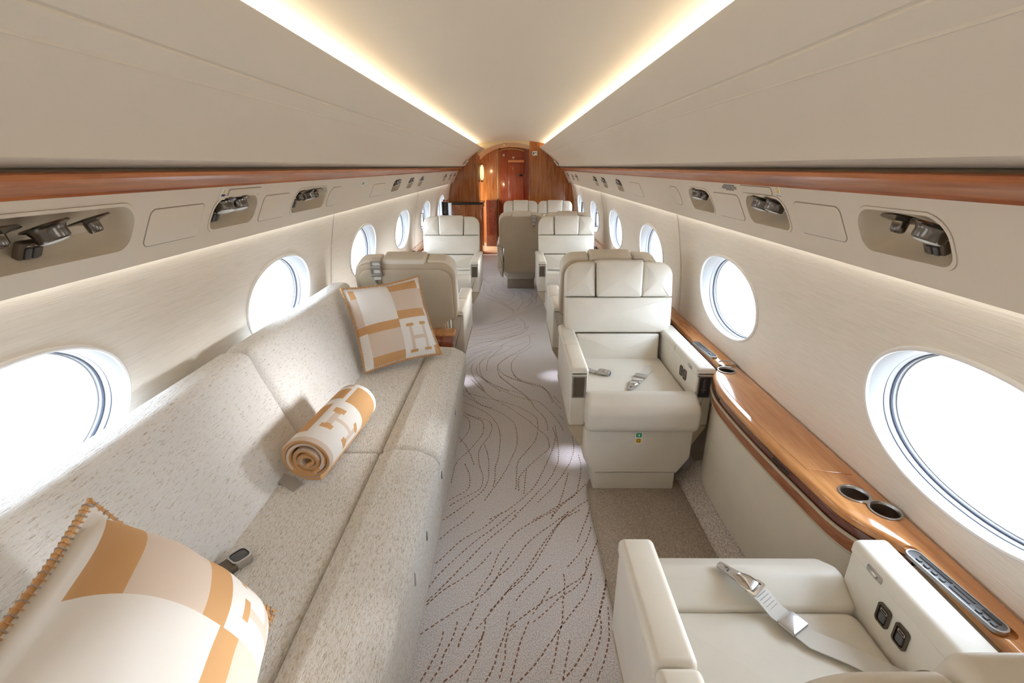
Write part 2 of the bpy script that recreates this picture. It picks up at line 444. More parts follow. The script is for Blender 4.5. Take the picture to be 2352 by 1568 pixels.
    # cherry rail
    cs = [(0.775, 1.441), (0.765, 1.437), (0.764, 1.428), (0.775, 1.420), (0.795, 1.416), (0.815, 1.411), (0.835, 1.404), (0.850, 1.398), (0.853, 1.392), (0.87, 1.392)]
    mb = MB(); surf(mb, lambda i, y: (XC + sg * cs[i][0], y, cs[i][1]), range(len(cs)), lin(Y0, Y1, 40), 'wood_rail')
    o = mb.build('trim_%d' % (1 if sg < 0 else 2)); tag(o, 'polished cherry wood rail running under the %s overhead panels' % side, 'rail', kind='structure')
    mb = MB(); surf(mb, lambda i, y: (XC + sg * [0.795, 0.80, 0.80, 0.772][i], y, [1.4482, 1.448, 1.4405, 1.4405][i]), range(4), [Y0, Y1], 'seam')
    o = mb.build('trim_%d' % (3 if sg < 0 else 4)); tag(o, 'shadow gap channel above the %s cherry rail' % side, 'gap', kind='structure')

    # overhead lining: lip at the cove, bulging to the lower edge
    cp = [(0.60, 1.752), (0.50, 1.748), (0.466, 1.745), (0.458, 1.740), (0.462, 1.733), (0.500, 1.706), (0.540, 1.679), (0.5745, 1.6545), (0.579, 1.6555), (0.583, 1.6525), (0.583, 1.648),
          (0.600, 1.6355), (0.621, 1.6205), (0.623, 1.616), (0.627, 1.6165), (0.631, 1.612), (0.660, 1.584), (0.695, 1.546), (0.725, 1.504), (0.741, 1.476), (0.7445, 1.468), (0.746, 1.4645), (0.750, 1.4625), (0.770, 1.455), (0.786, 1.449), (0.80, 1.448)]
    mb = MB(); surf(mb, lambda i, y: (XC + sg * cp[i][0], y, cp[i][1]), range(len(cp)), lin(Y0, Y1, 30), 'bin')
    o = mb.build('ceiling_panel_' + side, sharp=30); tag(o, 'curved beige overhead lining on the %s with double seam line' % side, 'ceiling', kind='structure')

    # cove lamp strip
    mb = MB(); box(mb, (XC + sg * 0.575 - 0.011, Y0 + .05, 1.754), (XC + sg * 0.575 + 0.011, Y1 - .02, 1.760), 'led', 0.002)
    o = mb.build('cove_light'); tag(o, 'warm strip light hidden in the %s ceiling cove' % side, 'light', 'ceiling cove strip lights')
    mb = MB(); box(mb, (XC + sg * 0.972 - 0.004, Y0 + .05, 1.2085), (XC + sg * 0.972 + 0.004, Y1 - .3, 1.2115), 'led_wash', 0.001)
    o = mb.build('wash_light'); tag(o, 'thin strip light washing the %s wall below the service panel' % side, 'light', 'side wall wash lights')

# centre ceiling
cc = [(-0.66, 1.78), (-0.62, 1.79), (-0.55, 1.805), (-0.46, 1.826), (-0.34, 1.846), (-0.2, 1.858), (0, 1.864), (0.2, 1.858), (0.34, 1.846), (0.46, 1.826), (0.55, 1.805), (0.62, 1.79), (0.66, 1.78)]
mb = MB(); surf(mb, lambda i, y: (XC + cc[i][0], y, cc[i][1] - 0.02 * max(0, (y - 7.6) / 0.7) ** 2 * (1 - (cc[i][0] / .66) ** 2)), range(len(cc)), lin(Y0, 7.6, 8) + lin(7.7, Y1, 6), 'bin')
for s in (-1, 1):
    surf(mb, lambda i, y: (XC + s * [0.66, 0.66, 0.60][i], y, [1.78, 1.745, 1.745][i]), range(3), [Y0, Y1], 'bin')
o = mb.build('ceiling', sharp=60); tag(o, 'smooth pale centre ceiling panel lit from both coves', 'ceiling', kind='structure')

# floor with dashed pattern
LINES = '''
-0.311,1.696 -0.281,1.728 -0.246,1.769
-0.306,1.583 -0.269,1.635 -0.222,1.686 -0.166,1.769
-0.305,1.453 -0.273,1.493 -0.228,1.562 -0.182,1.609 -0.124,1.656 -0.04,1.766
-0.31,1.34 -0.292,1.386 -0.257,1.439 -0.197,1.522 -0.156,1.574 -0.077,1.659 0.015,1.77
-0.309,1.278 -0.281,1.316 -0.23,1.391 -0.175,1.476 -0.119,1.562 -0.048,1.649 0.029,1.744
-0.307,1.265 -0.259,1.326 -0.199,1.376 -0.145,1.429 -0.105,1.485 -0.081,1.532
-0.308,1.152 -0.279,1.178 -0.235,1.214 -0.194,1.249 -0.142,1.284 -0.101,1.322 -0.074,1.361 -0.047,1.429 -0.009,1.503
-0.136,1.307 -0.107,1.366 -0.081,1.424 -0.068,1.479 -0.036,1.55 0.009,1.623 0.052,1.663 0.097,1.698 0.195,1.77
-0.097,1.327 -0.059,1.392 -0.021,1.429 0.018,1.491 0.05,1.551 0.102,1.614 0.168,1.674 0.26,1.771
-0.081,1.243 -0.047,1.289 -0.004,1.352 0.042,1.408 0.079,1.48 0.123,1.563 0.165,1.633 0.213,1.702 0.305,1.771
-0.028,1.317 0.025,1.372 0.077,1.446 0.116,1.521 0.158,1.607 0.191,1.667 0.248,1.752
0.008,1.284 0.041,1.332 0.083,1.377 0.128,1.43 0.165,1.463
0.065,1.23 0.095,1.275 0.121,1.318 0.141,1.352
-0.011,1.183 0.038,1.226 0.098,1.275 0.157,1.313 0.205,1.352 0.25,1.383 0.282,1.431 0.315,1.51 0.356,1.595
0.068,1.2 0.116,1.244 0.167,1.299 0.22,1.338 0.269,1.399 0.289,1.498
0.007,0.989 0.07,1.057 0.115,1.12 0.152,1.172 0.2,1.235 0.251,1.299 0.286,1.373 0.296,1.428
0.189,1.404 0.188,1.347 0.175,1.276 0.167,1.209 0.151,1.16 0.139,1.109 0.121,1.047 0.107,1.003
0.208,1.439 0.256,1.498 0.303,1.583 0.335,1.668
0.263,1.57 0.294,1.647 0.345,1.771
0.147,1.003 0.189,1.047 0.232,1.109 0.278,1.193 0.315,1.276 0.354,1.404
0.2,1 0.247,1.065 0.278,1.129 0.294,1.176 0.303,1.254 0.355,1.399
0.251,1.003 0.286,1.072 0.314,1.148 0.334,1.276
0.148,1.006 0.163,1.061 0.179,1.109 0.184,1.144
-0.009,0.999 0.004,1.053 0.018,1.112 0.041,1.175 0.057,1.213
-0.083,0.998 -0.061,1.046 -0.049,1.097 -0.026,1.167 -0.019,1.221 -0.006,1.261
-0.043,1.009 -0.027,1.071 -0.025,1.127 -0.011,1.171 0.023,1.196
-0.139,0.998 -0.123,1.046 -0.112,1.078 -0.107,1.119 -0.096,1.175 -0.095,1.217
-0.209,0.998 -0.176,1.028 -0.14,1.078 -0.118,1.115 -0.096,1.163
-0.249,0.998 -0.226,1.042 -0.221,1.081 -0.205,1.126 -0.193,1.174 -0.191,1.225
-0.279,0.998 -0.263,1.038 -0.246,1.085 -0.235,1.134 -0.234,1.178
-0.178,1.109 -0.171,1.146 -0.15,1.199 -0.132,1.252 -0.118,1.284
-0.126,1.173 -0.095,1.212 -0.062,1.266 -0.02,1.312
-0.364,3.001 -0.303,2.943 -0.196,2.879 -0.081,2.825 0.03,2.746 0.128,2.629 0.143,2.559 0.14,2.448 0.117,2.336 0.066,2.231 0.03,2.16 0.017,2.1 0.014,2.012 0.009,1.894
-0.351,2.935 -0.255,2.817 -0.164,2.739 -0.077,2.664 -0.006,2.558 0.016,2.448 0.016,2.287 -0.01,2.177 -0.043,2.059 -0.083,1.951 -0.112,1.886 -0.142,1.805
-0.345,2.824 -0.249,2.745 -0.16,2.652 -0.103,2.535 -0.079,2.405 -0.078,2.268 -0.084,2.151 -0.095,2.1 -0.093,1.981 -0.104,1.922
-0.325,2.688 -0.238,2.603 -0.195,2.569 -0.18,2.501 -0.182,2.405 -0.212,2.324 -0.242,2.248 -0.285,2.167 -0.303,2.107 -0.304,2.034 -0.306,1.936
-0.317,2.639 -0.285,2.603 -0.263,2.523 -0.267,2.436 -0.285,2.374 -0.31,2.305
-0.313,2.651 -0.215,2.603 -0.155,2.569 -0.129,2.501 -0.141,2.395 -0.173,2.305 -0.189,2.221 -0.178,2.108 -0.153,2.011 -0.155,1.936 -0.179,1.893 -0.253,1.831 -0.307,1.772
-0.313,2.384 -0.254,2.267 -0.219,2.159 -0.201,2.091
-0.163,2.305 -0.135,2.177 -0.128,2.075 -0.127,1.973 -0.148,1.9 -0.197,1.831 -0.254,1.76 -0.309,1.695
-0.255,2.12 -0.226,2.042 -0.215,1.973 -0.221,1.907 -0.278,1.851 -0.308,1.817
-0.31,3.174 -0.246,3.047 -0.173,2.914 -0.093,2.811 -0.019,2.727 0.041,2.64 0.097,2.558 0.144,2.47 0.189,2.386 0.196,2.297 0.185,2.25 0.136,2.186 0.073,2.092 0.033,2.02 0.023,1.959 0.025,1.873
-0.259,3.241 -0.177,3.126 -0.087,3.033 -0.001,2.973 0.07,2.923 0.111,2.832 0.133,2.74 0.186,2.617 0.198,2.536 0.198,2.449
-0.236,3.208 -0.141,3.063 -0.02,2.929 0.081,2.859 0.155,2.832 0.211,2.728 0.26,2.594 0.285,2.492 0.289,2.444
-0.113,3.251 -0.021,3.079 0.063,2.937 0.105,2.819
-0.078,3.251 0.013,3.159 0.114,3.103 0.198,3.049 0.232,2.959 0.249,2.847 0.257,2.786
-0.001,3.251 0.047,3.143 0.178,3.049 0.227,2.989 0.266,2.819 0.306,2.715
0.266,2.902 0.309,2.78
0.279,2.653 0.309,2.571
0.229,2.492 0.238,2.396 0.219,2.288 0.179,2.152 0.132,2.013 0.091,1.916 0.031,1.832 -0.029,1.761 -0.095,1.711 -0.119,1.687
0.245,2.514 0.246,2.366 0.242,2.223 0.225,2.118 0.177,1.99 0.122,1.901 0.052,1.793 -0.012,1.705
0.335,2.392 0.329,2.269 0.297,2.144 0.253,2.045 0.191,1.93 0.132,1.846 0.099,1.8
0.347,2.205 0.345,2.093 0.317,1.953 0.284,1.867 0.215,1.794 0.152,1.688
0.349,1.953 0.289,1.874 0.202,1.794 0.135,1.736 0.07,1.688
0.274,2.041 0.247,1.938 0.208,1.807 0.158,1.706
0.346,1.834 0.288,1.787 0.23,1.725 0.193,1.689
0.348,1.788 0.313,1.695
0.065,2.068 0.056,1.982 0.047,1.859
0.381,2.288 0.383,2.161 0.385,2.037
-0.378,3.207 -0.355,3.078 -0.309,2.943 -0.235,2.804 -0.189,2.752 -0.121,2.733
-0.305,3.241 -0.257,3.11 -0.203,2.987
-0.396,4.446 -0.304,4.492 -0.177,4.539 -0.093,4.636 0.017,4.813 0.118,4.921 0.241,5.09 0.355,5.27
-0.394,4.379 -0.246,4.469 -0.107,4.587 0.04,4.762 0.196,4.948 0.351,5.209
-0.379,4.27 -0.24,4.357 -0.105,4.493 -0.012,4.612 0.024,4.686
-0.384,4.167 -0.234,4.229 -0.067,4.358 0.059,4.494
-0.385,4.107 -0.231,4.168 -0.032,4.272 0.079,4.403
-0.39,4.01 -0.256,4.03 -0.096,4.108 0.07,4.272 0.135,4.403
-0.395,3.918 -0.284,3.955 -0.159,4.011 0.002,4.128 0.111,4.273 0.143,4.448
-0.393,3.794 -0.313,3.918 -0.184,3.992 0.035,4.169
-0.396,3.726 -0.275,3.812 -0.157,3.955 -0.031,4.089 0.103,4.21
-0.396,3.661 -0.299,3.727 -0.202,3.829 -0.091,3.865 0.002,3.866
-0.391,3.551 -0.326,3.677 -0.241,3.761 -0.139,3.812 -0.067,3.937 0.068,4.089 0.155,4.169 0.21,4.21
-0.32,2.974 -0.358,3.102 -0.375,3.164 -0.384,3.307 -0.368,3.432 -0.317,3.567 -0.253,3.662 -0.174,3.761
-0.201,2.974 -0.245,3.103 -0.296,3.228 -0.326,3.362 -0.317,3.491
-0.033,2.975 -0.125,3.067 -0.207,3.164 -0.267,3.267 -0.286,3.376 -0.261,3.506 -0.218,3.662 -0.173,3.744
-0.092,2.975 -0.195,3.127 -0.244,3.254 -0.265,3.404 -0.256,3.521 -0.169,3.63 -0.076,3.728 -0.016,3.83 0.123,3.975
-0.206,3.335 -0.205,3.537 -0.148,3.711 -0.091,3.847
0.042,2.975 -0.049,3.116 -0.104,3.229 -0.125,3.363 -0.111,3.477 -0.056,3.599 0.032,3.728 0.114,3.866 0.142,3.957 0.141,4.149
0.23,2.976 0.195,3.057 0.116,3.116 0.007,3.178 -0.079,3.268 -0.12,3.377 -0.117,3.463 -0.027,3.631 0.068,3.712 0.165,3.884
0.054,3.153 0.007,3.242 -0.02,3.377 -0.009,3.522 0.044,3.663
0.226,2.988 0.176,3.08
-0.384,6.115 -0.377,5.843 -0.303,5.627 -0.168,5.459 -0.082,5.394 0.018,5.237
-0.235,6.156 -0.283,5.957 -0.255,5.733 -0.128,5.593 -0.015,5.526
-0.173,5.958 -0.087,5.734 0.028,5.629 0.095,5.46 0.1,5.238 0.057,5.06 0.033,4.92
-0.08,5.882 0.046,5.699 0.131,5.526 0.195,5.395 0.198,5.238 0.12,5.032
-0.413,5.697 -0.255,5.525 -0.164,5.33 -0.054,5.089 -0.006,4.92 -0.013,4.813
-0.395,5.558 -0.24,5.361 -0.119,5.177 -0.013,4.948
0.119,5.845 0.244,5.561 0.259,5.332 0.22,5.178
0.054,4.661 0.103,4.54 0.105,4.315
-0.211,2.974 -0.282,3.115 -0.313,3.177
-0.426,6.501 -0.367,6.324 -0.239,6.282 -0.145,6.368
-0.364,6.456 -0.283,6.412 -0.167,6.502
-0.257,6.785 -0.376,6.687 -0.401,6.411 -0.314,6.239
-0.219,6.884 -0.296,6.736 -0.381,6.784'''
mb = MB(); surf(mb, lambda x, y: (x, y, 0.0), [XC - 1.12, XC + 1.12], [Y0, 8.42], 'carpet')
def smooth_line(P, step=0.02):
    P = [Vector((*p, 0)) for p in P]; dense = []
    for i in range(len(P) - 1):
        p0, p1, p2, p3 = P[max(i - 1, 0)], P[i], P[i + 1], P[min(i + 2, len(P) - 1)]
        for k in range(10):
            t = k / 10
            dense.append(0.5 * ((2 * p1) + (p2 - p0) * t + (2 * p0 - 5 * p1 + 4 * p2 - p3) * t * t + (3 * p1 - p0 - 3 * p2 + p3) * t ** 3))
    dense.append(P[-1]); out = [dense[0]]; acc = 0.0
    for a, b in zip(dense, dense[1:]):
        l = (b - a).length
        while l > 1e-9 and acc + l >= step:
            q = (step - acc) / l; a = a + (b - a) * q; l = (b - a).length; acc = 0.0; out.append(a.copy())
        acc += l
    return out
polys = [[tuple(map(float, q.split(','))) for q in l.split()] for l in LINES.strip().split('\n')]
extra = []
for k, p in enumerate(polys):
    ym = sum(q[1] for q in p) / len(p)
    if max(q[1] for q in p) < 1.95: extra.append([(q[0] + 0.03, q[1] - 1.0) for q in p])
    if ym > 3.2 and k % 2: extra.append([(-0.02 - q[0] * .9, q[1] + 2.2) for q in p])
dv = []; df = []
for p in polys + extra:
    S = smooth_line(p)
    for a, b in zip(S, S[1:]):
        if a.x < -0.45 or a.x > 0.75 or a.y > 8.0: continue
        d = (b - a).normalized(); w = Vector((-d.y, d.x, 0)) * (0.0017 + random.random() * 0.0010)
        ln = 0.0105 + random.random() * 0.004; c = a + Vector((random.uniform(-.001, .001), 0, 0.0008)); e = c + d * ln
        n = len(dv); dv += [c - w, e - w, e + w, c + w]; df.append((n, n + 1, n + 2, n + 3))
mb.add(dv, df, 'carpet_line')
o = mb.build('floor', sharp=0); tag(o, 'taupe aisle carpet with flowing brown dashed line pattern', 'floor', kind='structure')

# end closures
mb = MB(); surf(mb, lambda x, z: (x, Y0, z), [XC - 1.15, XC + 1.15], [0, 1.9], 'bin')
o = mb.build('wall_aft'); tag(o, 'plain cream rear cabin bulkhead behind the viewpoint', 'wall', kind='structure')

# ------------------------------------------------------------------ forward bulkhead and vestibule
YB, YD = 8.30, 9.85
def arch_z(x):   # ceiling outline at the bulkhead
    h = abs(x - XC); return 1.862 - 0.235 * h * h if h < .46 else 1.74
mb = MB()
P = [(0.262, 0.0), (1.1, 0.0), (1.1, 1.9), (0.262, 1.9)]
pad(mb, P, 0.03, FY(YB), 'wood_wall', e=0.004, k=2)
o = mb.build('wall_forward_right'); tag(o, 'glossy vertical grain wood bulkhead behind the far right pair of seats', 'wall', kind='structure')
mb = MB(); box(mb, (0.246, YB - 0.006, 0.0), (0.264, YB + 0.03, 1.84), 'wood_wall', 0.003)
o = mb.build('trim_5'); tag(o, 'narrow pale wood edge of the right forward bulkhead', 'trim', kind='structure')
# corridor right wall
mb = MB(); surf(mb, lambda y, z: (0.262, y, z), [YB + .03, YD], [0, 1.9], 'wood_door')
o = mb.build('wall_corridor_right'); tag(o, 'dark red wood corridor wall beside the forward door', 'wall', kind='structure')
# corridor left wall stub and end wall
mb = MB(); surf(mb, lambda x, z: (x, YD, z), [-1.1, -0.27], [0, 1.9], 'wood_wall')
o = mb.build('wall_corridor_end'); tag(o, 'amber wood end wall left of the forward door', 'wall', kind='structure')
mb = MB(); surf(mb, lambda x, z: (x, YD, z), [0.17, 0.27], [0, 1.9], 'wood_door')
surf(mb, lambda x, z: (x, YD + .002, z), [-0.32, 0.2], [1.5, 1.9], 'wood_wall')
o = mb.build('wall_corridor_head'); tag(o, 'wood strip around the forward door head and right jamb', 'wall', kind='structure')
# vestibule floor and vault
mb = MB(); surf(mb, lambda x, y: (x, y, 0.001), [-1.0, 0.27], [8.42, YD], 'carpet_tile')
for y in (8.9, 9.4):
    box(mb, (-1.0, y, 0.001), (0.27, y + .008, 0.0025), 'carpet_line', .0005)
o = mb.build('floor_vestibule'); tag(o, 'tan vestibule floor in front of the forward door', 'floor', kind='structure')
mb = MB()
surf(mb, lambda t, y: (XC + 0.85 * math.sin(t), y, 1.015 + 0.80 * math.cos(t)), lin(-1.1, 1.1, 24), [YB, YD], 'vault')
pts = [(XC + 0.85 * math.sin(t), 1.015 + 0.80 * math.cos(t)) for t in lin(-1.0, .37, 24)]
V = [(x, YB, z) for x, z in pts] + [(x, YB, min(1.95, z + .25)) for x, z in pts]; k = len(pts)
mb.add(V, [(i, i + 1, k + i + 1, k + i) for i in range(k - 1)], 'vault')
o = mb.build('ceiling_vestibule'); tag(o, 'amber lit arched vestibule ceiling with downlights', 'ceiling', kind='structure')
for i, (x, y) in enumerate(((-0.17, 8.75), (0.02, 9.25))):
    root = empty('downlight', (x, y, 1.015 + 0.80 * math.sqrt(max(0, 1 - ((x - XC) / .85) ** 2)) - .001))
    tag(root, ['round recessed downlight, nearer one in the vestibule arch', 'round recessed downlight, farther one in the vestibule arch'][i], 'light', 'vestibule downlights')
    mb = MB(); lathe(mb, [(.042, 0), (.05, -.004), (.05, -.008), (.036, -.008), (.036, -.002)], (0, 0, 0), (0, 0, 1), 'brass'); mb.build('trim_ring', root)
    mb = MB(); lathe(mb, [(.036, -.003), (.02, -.005)], (0, 0, 0), (0, 0, 1), 'down'); mb.build('lens', root)
# door
root = empty('door_1', (0, YD, 0)); tag(root, 'red brown wooden door with recessed panel at the end of the aisle', 'door', kind='structure')
mb = MB(); pad(mb, roundpoly([(-0.295, 0.01), (0.19, 0.01), (0.19, 1.73), (0.05, 1.765), (-0.10, 1.772), (-0.22, 1.76), (-0.295, 1.73)], .02), 0.03, frame((0, -0.005, 0)), 'wood_door', .003, k=2, both=False); mb.build('door_leaf', root)
mb = MB(); box(mb, (-0.11, -0.052, 0.25), (0.178, -0.036, 1.50), 'wood_door', .004); mb.build('door_panel', root)
mb = MB(); box(mb, (-0.115, -0.06, 1.53), (0.19, -0.036, 1.575), 'wood_ledge', .006); mb.build('pull_rail', root)
mb = MB(); lathe(mb, [(.03, 0), (.03, .01), (.012, .012), (.012, .04), (.026, .045), (.026, .06)], (0.13, -0.052, 1.30), (0, -1, 0), 'bronze', 16); box(mb, (0.085, -.112, 1.285), (0.175, -.098, 1.315), 'bronze', .004); mb.build('door_handle', root)
mb = MB(); lathe(mb, [(.012, 0), (.012, .02), (.02, .03)], (-0.2, -0.036, 1.66), (0, -1, 0), 'satin', 12); mb.build('coat_hook', root)
mb = MB(); box(mb, (-0.325, YD - 0.03, 0.0), (-0.297, YD - .002, 1.78), 'brass', .003)
for z in lin(.06, 1.72, 40): box(mb, (-0.315, YD - 0.034, z), (-0.307, YD - .028, z + .012), 'bronze', .001)
o = mb.build('trim_6'); tag(o, 'long brass piano hinge strip on the left edge of the forward door', 'hinge', kind='structure')
mb = MB(); tube(mb, [(x, YD - .03, z) for x, z in [(-0.30, 1.725), (-0.22, 1.762), (-0.10, 1.775), (0.05, 1.768), (0.19, 1.735)]], .012, 'brass')
o = mb.build('trim_7'); tag(o, 'curved brass moulding over the forward door', 'trim', kind='structure')
mb = MB(); lathe(mb, [(.018, 0), (.018, .012), (.012, .016)], (0.262 - .001, 8.9, 1.06), (-1, 0, 0), 'dark', 16)
tag(mb.build('round_latch'), 'small black round latch on the dark corridor wall', 'latch')  # a plain door latch, not a switch

# galley cabinet on the left of the aisle
root = empty('galley_cabinet', (-0.8, YB - 0.05, 0)); tag(root, 'tall wood galley cabinet with black stone counter left of the aisle', 'cabinet')
YG = -0.0
mb = MB(); pad(mb, roundpoly([(-0.36, 0.0), (0.262, 0.0), (0.262, 0.55), (-0.36, 0.55)], [0, .05, .05, 0], 8), 0.86, FZ(0.0), 'wood_wall', .003, k=2); mb.build('base_unit', root)
mb = MB(); pad(mb, roundpoly([(-0.37, -0.015), (0.285, -0.015), (0.285, 0.57), (-0.37, 0.57)], [0, .06, .06, 0], 8), 0.035, FZ(0.861), 'granite', .006, k=3); mb.build('countertop', root)
mb = MB(); pad(mb, roundpoly([(-0.36, 0.03), (0.212, 0.03), (0.212, 0.55), (-0.36, 0.55)], [0, .02, .02, 0], 6), 1.0, FZ(0.897), 'wood_wall', .003, k=2); mb.build('upper_unit', root)
mb = MB(); tube(mb, [(-0.12 + 0.32 * math.cos(a), 0.028, 1.36 + .19 * math.sin(a)) for a in lin(PI * .95, PI * .12, 14)] , .002, 'dark', 5)
tube(mb, [(-0.12 + 0.32 * math.cos(PI * .95), 0.028, z) for z in (1.39, 0.9)], .002, 'dark', 5)
mb.build('door_line', root)
mb = MB(); box(mb, (0.262, 0.1, 0.80), (0.272, 0.52, 0.835), 'brass', .003); mb.build('grab_rail', root)
# sconce
root = empty('wall_sconce', (-0.577, 8.46, 1.36)); tag(root, 'small gold wall lamp glowing on the side of the galley cabinet', 'lamp')
mb = MB(); pad(mb, rr(.10, .30, .045), .012, frame((-.009, 0, 0), (0, 1, 0), (0, 0, 1), (1, 0, 0)), 'brass', .004); mb.build('back_plate', root)
mb = MB(); lathe(mb, [(.012, -.12), (.03, -.08), (.034, 0), (.03, .08), (.012, .12)], (.04, 0, 0), (0, 0, 1), 'sconce', 16); mb.build('glass_shade', root)
for pr in ([(.016, -.15), (.02, -.12), (.012, -.115)], [(.012, .115), (.02, .12), (.014, .145)]):
    mb = MB(); lathe(mb, pr, (.04, 0, 0), (0, 0, 1), 'brass', 12); mb.build('finial', root)

mb = MB(); box(mb, (-.536, 9.38, 0.0), (-.330, YD - .01, .86), 'wood_dark', .006)
tag(mb.build('vestibule_cabinet'), 'low dark red wood cabinet in the vestibule left of the forward door', 'cabinet')

# ------------------------------------------------------------------ club seats
T13 = math.radians(13)
BV = Vector((0, math.sin(T13), math.cos(T13))); BW = Vector((0, -math.cos(T13), math.sin(T13)))
def back_frame(w0): return frame(Vector((0, 0.2, 0.415)) + BW * w0, (1, 0, 0), BV, BW)
def make_seat(win, plinth=False, controls=True, arms=(-1, 1)):
    root = empty('cabin_seat')
    # arms
    for s in arms:
        wi = s == win; w = 0.080 if wi else 0.078; x0 = 0.238; x1 = x0 + w
        def arm(P, r, y0, y1, m, name, par, e=.008, k=3):
            P = [(s * a, b) for a, b in P]
            if s < 0: P = P[::-1]; r = r[::-1] if hasattr(r, '__len__') else r
            mb = MB(); pad(mb, roundpoly(P, r, 5), y1 - y0, FY(y0), m, e=e, k=k); return mb.build(name, par)
        a = arm([(x0, .338), (x1, .338), (x1, .590), (x0, .590)], [.004, .012, .006, .004], -.285, .30, 'leather', 'armrest', root)
        arm([(x0 - .002, .588), (x1 + .003, .588), (x1 + .003, .624), (x0 - .002, .624)], [.006, .006, .016, .016], -.290, .02, 'leather', 'arm_pad', a, .012)
        arm([(x0 - .002, .588), (x1 + .003, .588), (x1 + .003, .624), (x0 - .002, .624)], [.006, .006, .016, .016], .023, .335, 'leather', 'arm_pad', a, .012)
        arm([(x0, .225), (x0 + .022, .225), (x1, .326), (x1, .336), (x0, .336)], [.003, .02, .012, .002, .002], -.282, .30, 'leather_tan_shade' if not plinth else 'leather', 'arm_skirt', a)
        xc = s * (x0 + w / 2); fr = frame((xc, -.285, .532), (1, 0, 0), (0, 0, 1), (0, -1, 0))
        mb = MB(); ringpad(mb, rr(.058, .104, .005), rr(.048, .094, .003), .004, fr, 'satin'); mb.build('pocket_frame', a)
        mb = MB(); pad(mb, rr(.050, .096, .003), .0018, fr, 'dark' if wi else 'bronze', .0008, k=1)
        if wi:
            box(mb, (xc - .006, -.2885, .505), (xc + .004, -.2862, .57), 'button', .001); box(mb, (xc - .012, -.291, .515), (xc + .012, -.2865, .527), 'bronze', .002)
        else:
            pad(mb, rr(.036, .078, .003), .003, fr, 'bronze', .001, k=1)
        mb.build('storage_pocket', a)
        if wi and controls:
            xi = s * (x0 - .0005); fi = frame((xi, 0, 0), (0, 1, 0), (0, 0, 1), (-s, 0, 0))
            for y in (-.155, -.105):
                mb = MB()
                ringpad(mb, rr(.036, .050, .009, y, .535), rr(.026, .040, .006, y, .535), .004, fi, 'dark_chrome')
                pad(mb, rr(.028, .042, .006, y, .535), .0012, fi, 'dark', .0005, k=1)
                pad(mb, rr(.018, .022, .005, y, .528), .0040, fi, 'button', .0015, k=2)
                ringpad(mb, rr(.020, .008, .003, y, .545), rr(.015, .004, .0015, y, .545), .003, fi, 'chrome')
                mb.build('recline_switch', a)
            mb = MB(); pad(mb, rr(.046, .017, .004, -.205, .600), .0035, fi, 'satin', .001, k=2)
            pad(mb, rr(.020, .010, .0045, -.205, .600), .0075, fi, 'chrome', .003, k=3); mb.build('latch_button', a)
    # seat cushion and front roll
    mb = MB(); pad(mb, roundpoly([(-.236, -.225), (.236, -.225), (.236, .235), (-.236, .235)], .03, 5), .10, FZ(.372), 'leather', e=.022, dome=.010, k=5, pw=2.5)
    sc_ = mb.build('seat_cushion', root)
    mb = MB(); pad(mb, roundpoly([(-.385, .345), (-.392, .47), (-.30, .522), (-.222, .478), (-.222, .345)], [.05, .07, .07, .012, .01], 8), .492, FX(-.246), 'leather', e=.022, k=5, dome=0)
    mb.build('seat_front_roll', root)
    # leg rest and pedestal
    mb = MB(); pad(mb, roundpoly([(-.192, .106), (.192, .106), (.246, .19), (.246, .342), (-.246, .342), (-.246, .19)], [.004, .004, .04, .02, .02, .04], 6), .20, FY(-.325), 'leather', e=.010, k=4)
    lr = mb.build('leg_rest', root)
    mb = MB(); pad(mb, rr(.034, .062, .005, 0, .298), .0025, frame((0, -.325, 0)), 'paper', .001, k=1)
    pad(mb, rr(.026, .022, .004, 0, .313), .0034, frame((0, -.325, 0)), 'green', .0008, k=1)
    pad(mb, rr(.026, .022, .004, 0, .284), .0034, frame((0, -.325, 0)), 'yellow', .0008, k=1)
    pad(mb, [(-.006, .313), (.003, .306), (.003, .32)], .0042, frame((0, -.325, 0)), 'paper', .0003, k=1)
    ringpad(mb, rr(.014, .016, .005, 0, .285), rr(.009, .011, .004, 0, .285), .0042, frame((0, -.325, 0)), 'bronze')
    mb.build('instruction_tag', lr)
    mb = MB(); pad(mb, roundpoly([(-.190, .12 if plinth else 0.0), (.190, .12 if plinth else 0.0), (.190, .345), (-.190, .345)], .012, 4), .24 if plinth else .50, FY(-.312), 'leather', e=.006, k=2)
    mb.build('pedestal', root)
    if plinth:
        mb = MB(); box(mb, (-.188, -.31, 0), (.188, -.075, .12), 'carpet_plain', .006); mb.build('carpeted_plinth', root)
        mb = MB(); box(mb, (-.19, -.08, .118), (.19, -.074, .26), 'leather_tan_shade', .003); mb.build('base_cover', root)
    # back
    mb = MB(); pad(mb, roundpoly([(-.218, -.01), (.218, -.01), (.224, .19), (-.224, .19)], [.03, .03, .008, .008], 5), .085, back_frame(-.075), 'leather', e=.018, dome=.016, k=4, pw=2.4)
    mb.build('lumbar_cushion', root)
    mb = MB(); pad(mb, roundpoly([(-.225, -.11), (.225, -.11), (.225, .19), (.286, .21), (.286, .566), (-.286, .566), (-.286, .21), (-.225, .19)], [.02, .02, .01, .05, .085, .085, .05, .01], 8), .062, back_frame(-.128), 'leather_tan_shade', e=.014, k=4)
    sh = mb.build('backrest_shell', root)
    mb = MB(); pad(mb, roundpoly([(-.21, -.10), (.21, -.10), (.21, .19), (.266, .215), (.266, .535), (-.266, .535), (-.266, .215), (-.21, .19)], [.02, .02, .01, .045, .07, .07, .045, .01], 8), .012, frame(Vector((0, .2, .415)) + BW * -.127, (-1, 0, 0), BV, -BW), 'leather_tan_shade', e=.006, k=3, dome=.004)
    mb.build('back_panel', sh)
